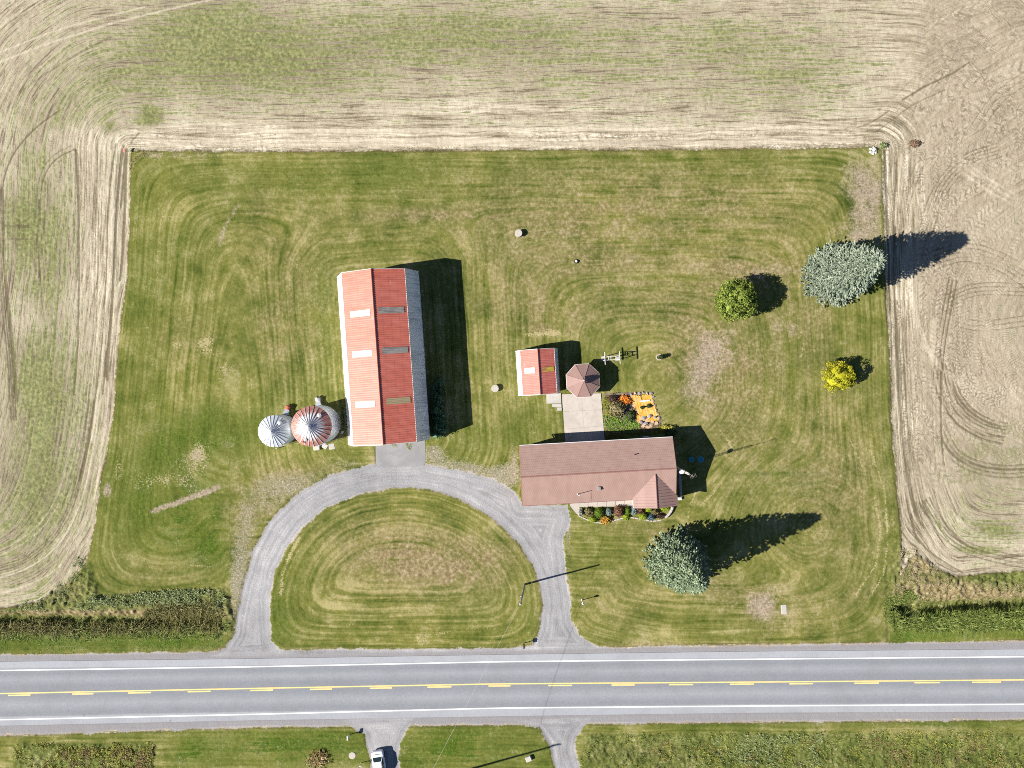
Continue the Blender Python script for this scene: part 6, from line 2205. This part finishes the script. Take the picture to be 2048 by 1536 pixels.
def mailbox(label, px, py, rot, mat, h=1.15):
    r = thing('mailbox', label, 'mailbox', (*g(px, py), 0.08), rot, 'roadside mailboxes')
    m = MB()
    m.box(-0.05, 0.05, -0.05, 0.05, -0.1, h)
    m.build('post', mat if mat is M_TRIMW else M_WOOD, r)
    m = MB()
    n = 8
    prof = [(-0.13, 0)] + [(-0.13 * math.cos(math.pi * k / n), 0.14 + 0.13 * math.sin(math.pi * k / n)) for k in range(n + 1)] + [(0.13, 0)]
    vs = [(x, -0.36, h + z) for x, z in prof] + [(x, 0.24, h + z) for x, z in prof]
    k = len(prof)
    m.add(vs, [tuple(range(k)), tuple(range(2 * k - 1, k - 1, -1))] + [(i, k + i, k + (i + 1) % k, (i + 1) % k) for i in range(k)])
    b = m.build('box', mat, r)
    m = MB()
    m.box(0.135, 0.15, -0.05, 0.0, h + 0.1, h + 0.34)
    m.build('flag', M_MOTOR, b)
    return r


mailbox('dark mailbox on a post at the corner of the oval lawn', 1047.5, 1285.5, 0.0, M_BLACK, 1.15)
mailbox('white mailbox beside the far driveway across the road', 699.5, 1468, 3.14, M_TRIMW, 1.15)
sg = thing('yard_light', 'white post lamp with two arms beside the parked car', 'lamp post', (*g(722.5, 1524.5), 0.08), 0.5)
m = MB()
m.tube((0, 0, -0.1), (0, 0, 1.15), 0.06, 0.05, 8)
m.build('post', M_TRIMW, sg)
for s in (-1, 1):
    m = MB()
    m.tube((0, 0, 1.0), (s * 0.26, -0.1, 1.12), 0.035, 0.03, 6)
    m.lathe([(0.08, 1.08), (0.11, 1.14), (0.10, 1.28), (0.03, 1.34)], 10, (s * 0.27, -0.1))
    m.build('lamp_head', M_TRIMW, sg)

# ------------------------------------------------------------------ white car (rear towards the road)
M_CAR = NT('white_car_paint')
M_CAR.color((0.74, 0.75, 0.78))
M_CAR = M_CAR.set(0.25, 0.0, 0.5)
M_CGLASS = NT('car_glass')
M_CGLASS.color((0.02, 0.035, 0.035))
M_CGLASS = M_CGLASS.set(0.05, 0.0, 0.6)
M_TYRE = simple('tyre_rubber', (0.02, 0.02, 0.02), (0.03, 0.03, 0.03), 4, 0.85)
M_RIM = simple('alloy', (0.5, 0.5, 0.52), (0.4, 0.4, 0.42), 4, 0.3, 0.8)
M_TAIL = simple('red_lamp_plastic', (0.45, 0.02, 0.02), (0.35, 0.02, 0.02), 4, 0.3)
cx_, cy_ = g(758.5, 1531.5, 0.8)
CARROT = math.radians(8.0)
car = thing('car', 'white sedan parked on the far driveway across the road', 'car', (cx_, cy_ - 0.1, 0.07), CARROT)


def loft(secs, close=True):
    """secs: list of rings (same count) -> faces"""
    m = MB()
    n = len(secs[0])
    vs = [p_ for s_ in secs for p_ in s_]
    fs = []
    for k in range(len(secs) - 1):
        for i in range(n):
            j = (i + 1) % n
            fs.append((k * n + i, (k + 1) * n + i, (k + 1) * n + j, k * n + j))
    fs.append(tuple(range(n)))
    fs.append(tuple(range(len(secs) * n - 1, (len(secs) - 1) * n - 1, -1)))
    m.add(vs, fs)
    return m


def ring(y, w, z0, z1, shoulder=0.10):
    """body cross-section at y (rear is +y)"""
    h_ = w / 2
    return [(-h_ * 0.92, y, z0), (-h_, y, z0 + 0.18), (-h_, y, z1 - shoulder), (-h_ * 0.90, y, z1 - 0.02), (-h_ * 0.45, y, z1 + 0.01), (h_ * 0.45, y, z1 + 0.01), (h_ * 0.90, y, z1 - 0.02), (h_, y, z1 - shoulder), (h_, y, z0 + 0.18), (h_ * 0.92, y, z0)]


# y = 0 is 2.3 m behind the rear bumper
secs = [ring(2.34, 1.30, 0.38, 0.86), ring(2.26, 1.56, 0.28, 0.98), ring(2.0, 1.72, 0.22, 1.04), ring(1.3, 1.78, 0.2, 1.03), ring(0.2, 1.80, 0.2, 0.98), ring(-1.0, 1.80, 0.2, 0.96), ring(-1.6, 1.77, 0.2, 0.92), ring(-2.15, 1.66, 0.22, 0.80), ring(-2.36, 1.36, 0.3, 0.66), ring(-2.42, 1.05, 0.36, 0.58)]
loft(secs).build('body', M_CAR, car, smooth=False)
def cab(y, w, z):
    return [(-w / 2, y, z), (w / 2, y, z)]
B0 = [(-0.76, 1.62, 0.99), (0.76, 1.62, 0.99), (0.78, -1.05, 0.95), (-0.78, -1.05, 0.95)]
T0 = [(-0.56, 0.95, 1.43), (0.56, 0.95, 1.43), (0.58, -0.25, 1.45), (-0.58, -0.25, 1.45)]
m = MB()
m.add(B0 + T0, [(0, 1, 5, 4), (1, 2, 6, 5), (2, 3, 7, 6), (3, 0, 4, 7)])
m.build('glasshouse', M_CGLASS, car)
m = MB()
rt_ = [(-0.58, 1.02, 1.415), (0.58, 1.02, 1.415), (0.60, -0.32, 1.435), (-0.60, -0.32, 1.435)]
rc_ = [(-0.42, 0.9, 1.475), (0.42, 0.9, 1.475), (0.44, -0.2, 1.49), (-0.44, -0.2, 1.49)]
m.add(rt_ + rc_, [(4, 7, 6, 5), (0, 4, 5, 1), (1, 5, 6, 2), (2, 6, 7, 3), (3, 7, 4, 0), (0, 1, 2, 3)])
m.build('roof', M_CAR, car)
m = MB()
for (a, b) in zip(B0, T0):
    m.tube(a, (b[0] * 1.02, b[1], b[2]), 0.045, 0.04, 6)
for s in (-1, 1):
    m.tube((s * 0.79, 0.3, 0.96), (s * 0.585, 0.3, 1.45), 0.035, 0.035, 5)
m.build('pillars', M_CAR, car)
m = MB()
m.box(-0.62, 0.62, 1.93, 2.0, 1.05, 1.075)
m.build('boot_spoiler', M_DARK, car)
for s in (-1, 1):
    m = MB()
    m.box(min(s * 0.62, s * 0.80), max(s * 0.62, s * 0.80), 2.18, 2.30, 0.74, 0.90)
    m.build('tail_lamp', M_TAIL, car)
    m = MB()
    m.blob((s * 0.98, -0.72, 1.0), 0.10, 0.07, 0.08, 0.0)
    m.tube((s * 0.80, -0.72, 0.96), (s * 0.95, -0.72, 0.99), 0.03, n=5)
    m.build('mirror', M_CAR, car)
    for y in (1.42, -1.40):
        m = MB()
        a, b = (s * 0.70, y, 0.31), (s * 0.905, y, 0.31)
        m.tube(a, b, 0.31, 0.31, 18)
        wh = m.build('wheel', M_TYRE, car)
        m = MB()
        m.tube((s * 0.90, y, 0.31), (s * 0.915, y, 0.31), 0.20, 0.20, 14)
        m.build('rim', M_RIM, wh)
m = MB()
m.box(-0.26, 0.26, 2.345, 2.355, 0.55, 0.67)
m.build('number_plate', M_TRIMW, car)

# ------------------------------------------------------------------ verge growth
def nmask(scale, seed, lo, hi):
    def f(x, y):
        return np.clip((vnoise(x.astype(np.float32), y.astype(np.float32), scale, seed) - lo) / (hi - lo), 0.02, 1)
    return f


weeds('ditch_weeds', 'tall grey green weeds along the top of the left roadside ditch', [(175, 1196), (240, 1190), (340, 1180), (445, 1177), (455, 1200), (440, 1212), (300, 1208), (180, 1210)], 650, 0.5, 1.1, 0.075, M_WGREY, 201, nmask(22, 41, -0.8, 0.4))
weeds('ditch_weeds', 'olive brown weeds in the bottom of the left roadside ditch', [(-40, 1247), (280, 1247), (300, 1218), (430, 1205), (448, 1225), (440, 1258), (200, 1262), (-40, 1262)], 1300, 0.8, 1.7, 0.07, M_WOLIVE, 202, nmask(26, 42, -0.9, 0.5))
weeds('ditch_weeds', 'green and yellow weeds on the road side of the left ditch', [(-40, 1254), (450, 1240), (460, 1250), (440, 1275), (-40, 1280)], 750, 0.5, 1.0, 0.07, M_WGREEN, 203, nmask(24, 43, -0.8, 0.4))
weeds('verge_grass', 'lush green grass strip between the left ditch and the road', [(-40, 1272), (440, 1268), (452, 1285), (425, 1300), (-40, 1306)], 2200, 0.12, 0.32, 0.035, M_WBRIGHT, 204, nmask(40, 44, -1.0, 0.3), 8)
weeds('field_edge_weeds', 'scrubby weeds at the field corner above the left ditch', [(60, 1200), (120, 1165), (160, 1110), (176, 1120), (190, 1190), (240, 1195), (210, 1222), (0, 1224)], 280, 0.3, 0.8, 0.06, M_WGREY, 205, nmask(18, 45, -0.3, 0.7))
weeds('ditch_weeds', 'dense green weeds filling the right roadside ditch', [(1782, 1225), (1830, 1231), (2100, 1218), (2100, 1255), (1790, 1257)], 1700, 0.8, 1.7, 0.08, M_WGREEN, 206, nmask(24, 46, -0.9, 0.4))
weeds('verge_grass', 'short green grass strip between the right ditch and the road', [(1780, 1258), (2100, 1252), (2100, 1279), (1780, 1283)], 1500, 0.1, 0.3, 0.035, M_WBRIGHT, 207, nmask(40, 47, -1.0, 0.3), 8)
weeds('ditch_weeds', 'green weeds at the lawn end of the right roadside ditch', [(1768, 1195), (1830, 1175), (1835, 1195), (1795, 1215), (1780, 1250), (1768, 1245)], 330, 0.4, 0.9, 0.07, M_WGREEN, 208, nmask(14, 48, -0.6, 0.4))
weeds('dry_grass', 'straw coloured grass on the bank above the right ditch', [(1830, 1170), (1900, 1165), (2100, 1160), (2100, 1194), (1830, 1206)], 700, 0.2, 0.45, 0.035, M_WSTRAW, 209, nmask(30, 49, -0.8, 0.5), 8)
weeds('rough_meadow', 'tall mixed weeds along the bottom right corner across the road', [(1172, 1472), (1300, 1466), (1600, 1462), (2100, 1456), (2100, 1600), (1175, 1600), (1160, 1520)], 1700, 0.25, 0.6, 0.075, M_WGREEN, 210, nmask(34, 50, -0.7, 0.6))
weeds('rough_meadow', 'grey green reeds in the rough ground right of the far gravel drive', [(1430, 1470), (1640, 1466), (1640, 1530), (1430, 1560)], 450, 0.4, 0.9, 0.07, M_WGREY, 211, nmask(30, 51, -0.5, 0.5))
weeds('rough_meadow', 'yellowing weeds scattered through the rough ground across the road', [(1172, 1472), (1600, 1462), (2100, 1456), (2100, 1560), (1172, 1560)], 900, 0.25, 0.6, 0.065, M_WYEL, 212, nmask(30, 52, -0.1, 0.6))
weeds('rough_meadow', 'brown stalks in the rough ground across the road', [(1300, 1480), (2100, 1465), (2100, 1560), (1300, 1560)], 700, 0.3, 0.8, 0.05, M_WBROWN, 213, nmask(28, 53, 0.1, 0.7))
weeds('garden_strip', 'yellow green plants in the bed at the bottom left corner', [(34, 1492), (80, 1488), (305, 1484), (308, 1560), (30, 1560)], 900, 0.35, 0.9, 0.075, M_WYEL, 214, nmask(22, 54, -0.4, 0.5))
weeds('garden_strip', 'brown dying plants in the bed at the bottom left corner', [(120, 1496), (308, 1492), (308, 1560), (60, 1560)], 700, 0.35, 0.9, 0.07, M_WBROWN, 215, nmask(20, 55, -0.2, 0.6))
weeds('gravel_weeds', 'sparse weeds growing in the gravel between barn and house', [(850, 888), (1000, 930), (1040, 950), (1040, 1000), (960, 950), (855, 930)], 260, 0.08, 0.25, 0.05, M_WGREY, 216, None, 7, 0.9, 0.1)
weeds('gravel_weeds', 'sparse weeds in the gravelly strip left of the drive', [(455, 1050), (520, 990), (600, 950), (640, 945), (520, 1050), (490, 1180), (470, 1240), (456, 1180)], 420, 0.06, 0.2, 0.05, M_WGREY, 217, None, 7, 0.9, 0.1)
weeds('apron_weeds', 'weeds sprouting at the barn door on the paved apron', [(783, 888), (793, 887), (796, 893), (786, 894)], 14, 0.15, 0.3, 0.05, M_WYEL, 218, None, 8, zadd=0.1)
weeds('apron_weeds', 'tuft of weeds on the paved apron right of the barn door', [(812, 886), (823, 887), (822, 899), (815, 896)], 26, 0.2, 0.4, 0.055, M_WYEL, 219, None, 8, zadd=0.1)
weeds('edge_grass', 'rough grass fringe along the back edge of the lawn', [(270, 300), (1750, 293), (1750, 306), (270, 308)], 1500, 0.08, 0.26, 0.03, M_WBROWN, 220, nmask(30, 56, -0.6, 0.6), 6)
weeds('edge_grass', 'grass fringe along the right edge of the lawn', [(1762, 300), (1768, 300), (1790, 880), (1806, 1080), (1798, 1082), (1778, 800)], 700, 0.08, 0.26, 0.03, M_WYEL, 221, nmask(30, 57, -0.6, 0.6), 6)
weeds('field_edge_weeds', 'olive rough grass at the field corner above the right ditch', [(1800, 1090), (1835, 1085), (1880, 1140), (1900, 1170), (1830, 1180), (1785, 1200)], 380, 0.2, 0.5, 0.05, M_WSTRAW, 222, nmask(18, 58, -0.3, 0.7))
weeds('field_edge_weeds', 'dark scrub at the top left corner of the lawn', [(261, 302), (290, 301), (330, 303), (290, 312), (272, 335), (261, 345)], 160, 0.1, 0.35, 0.05, M_WBROWN, 223, None, 7)
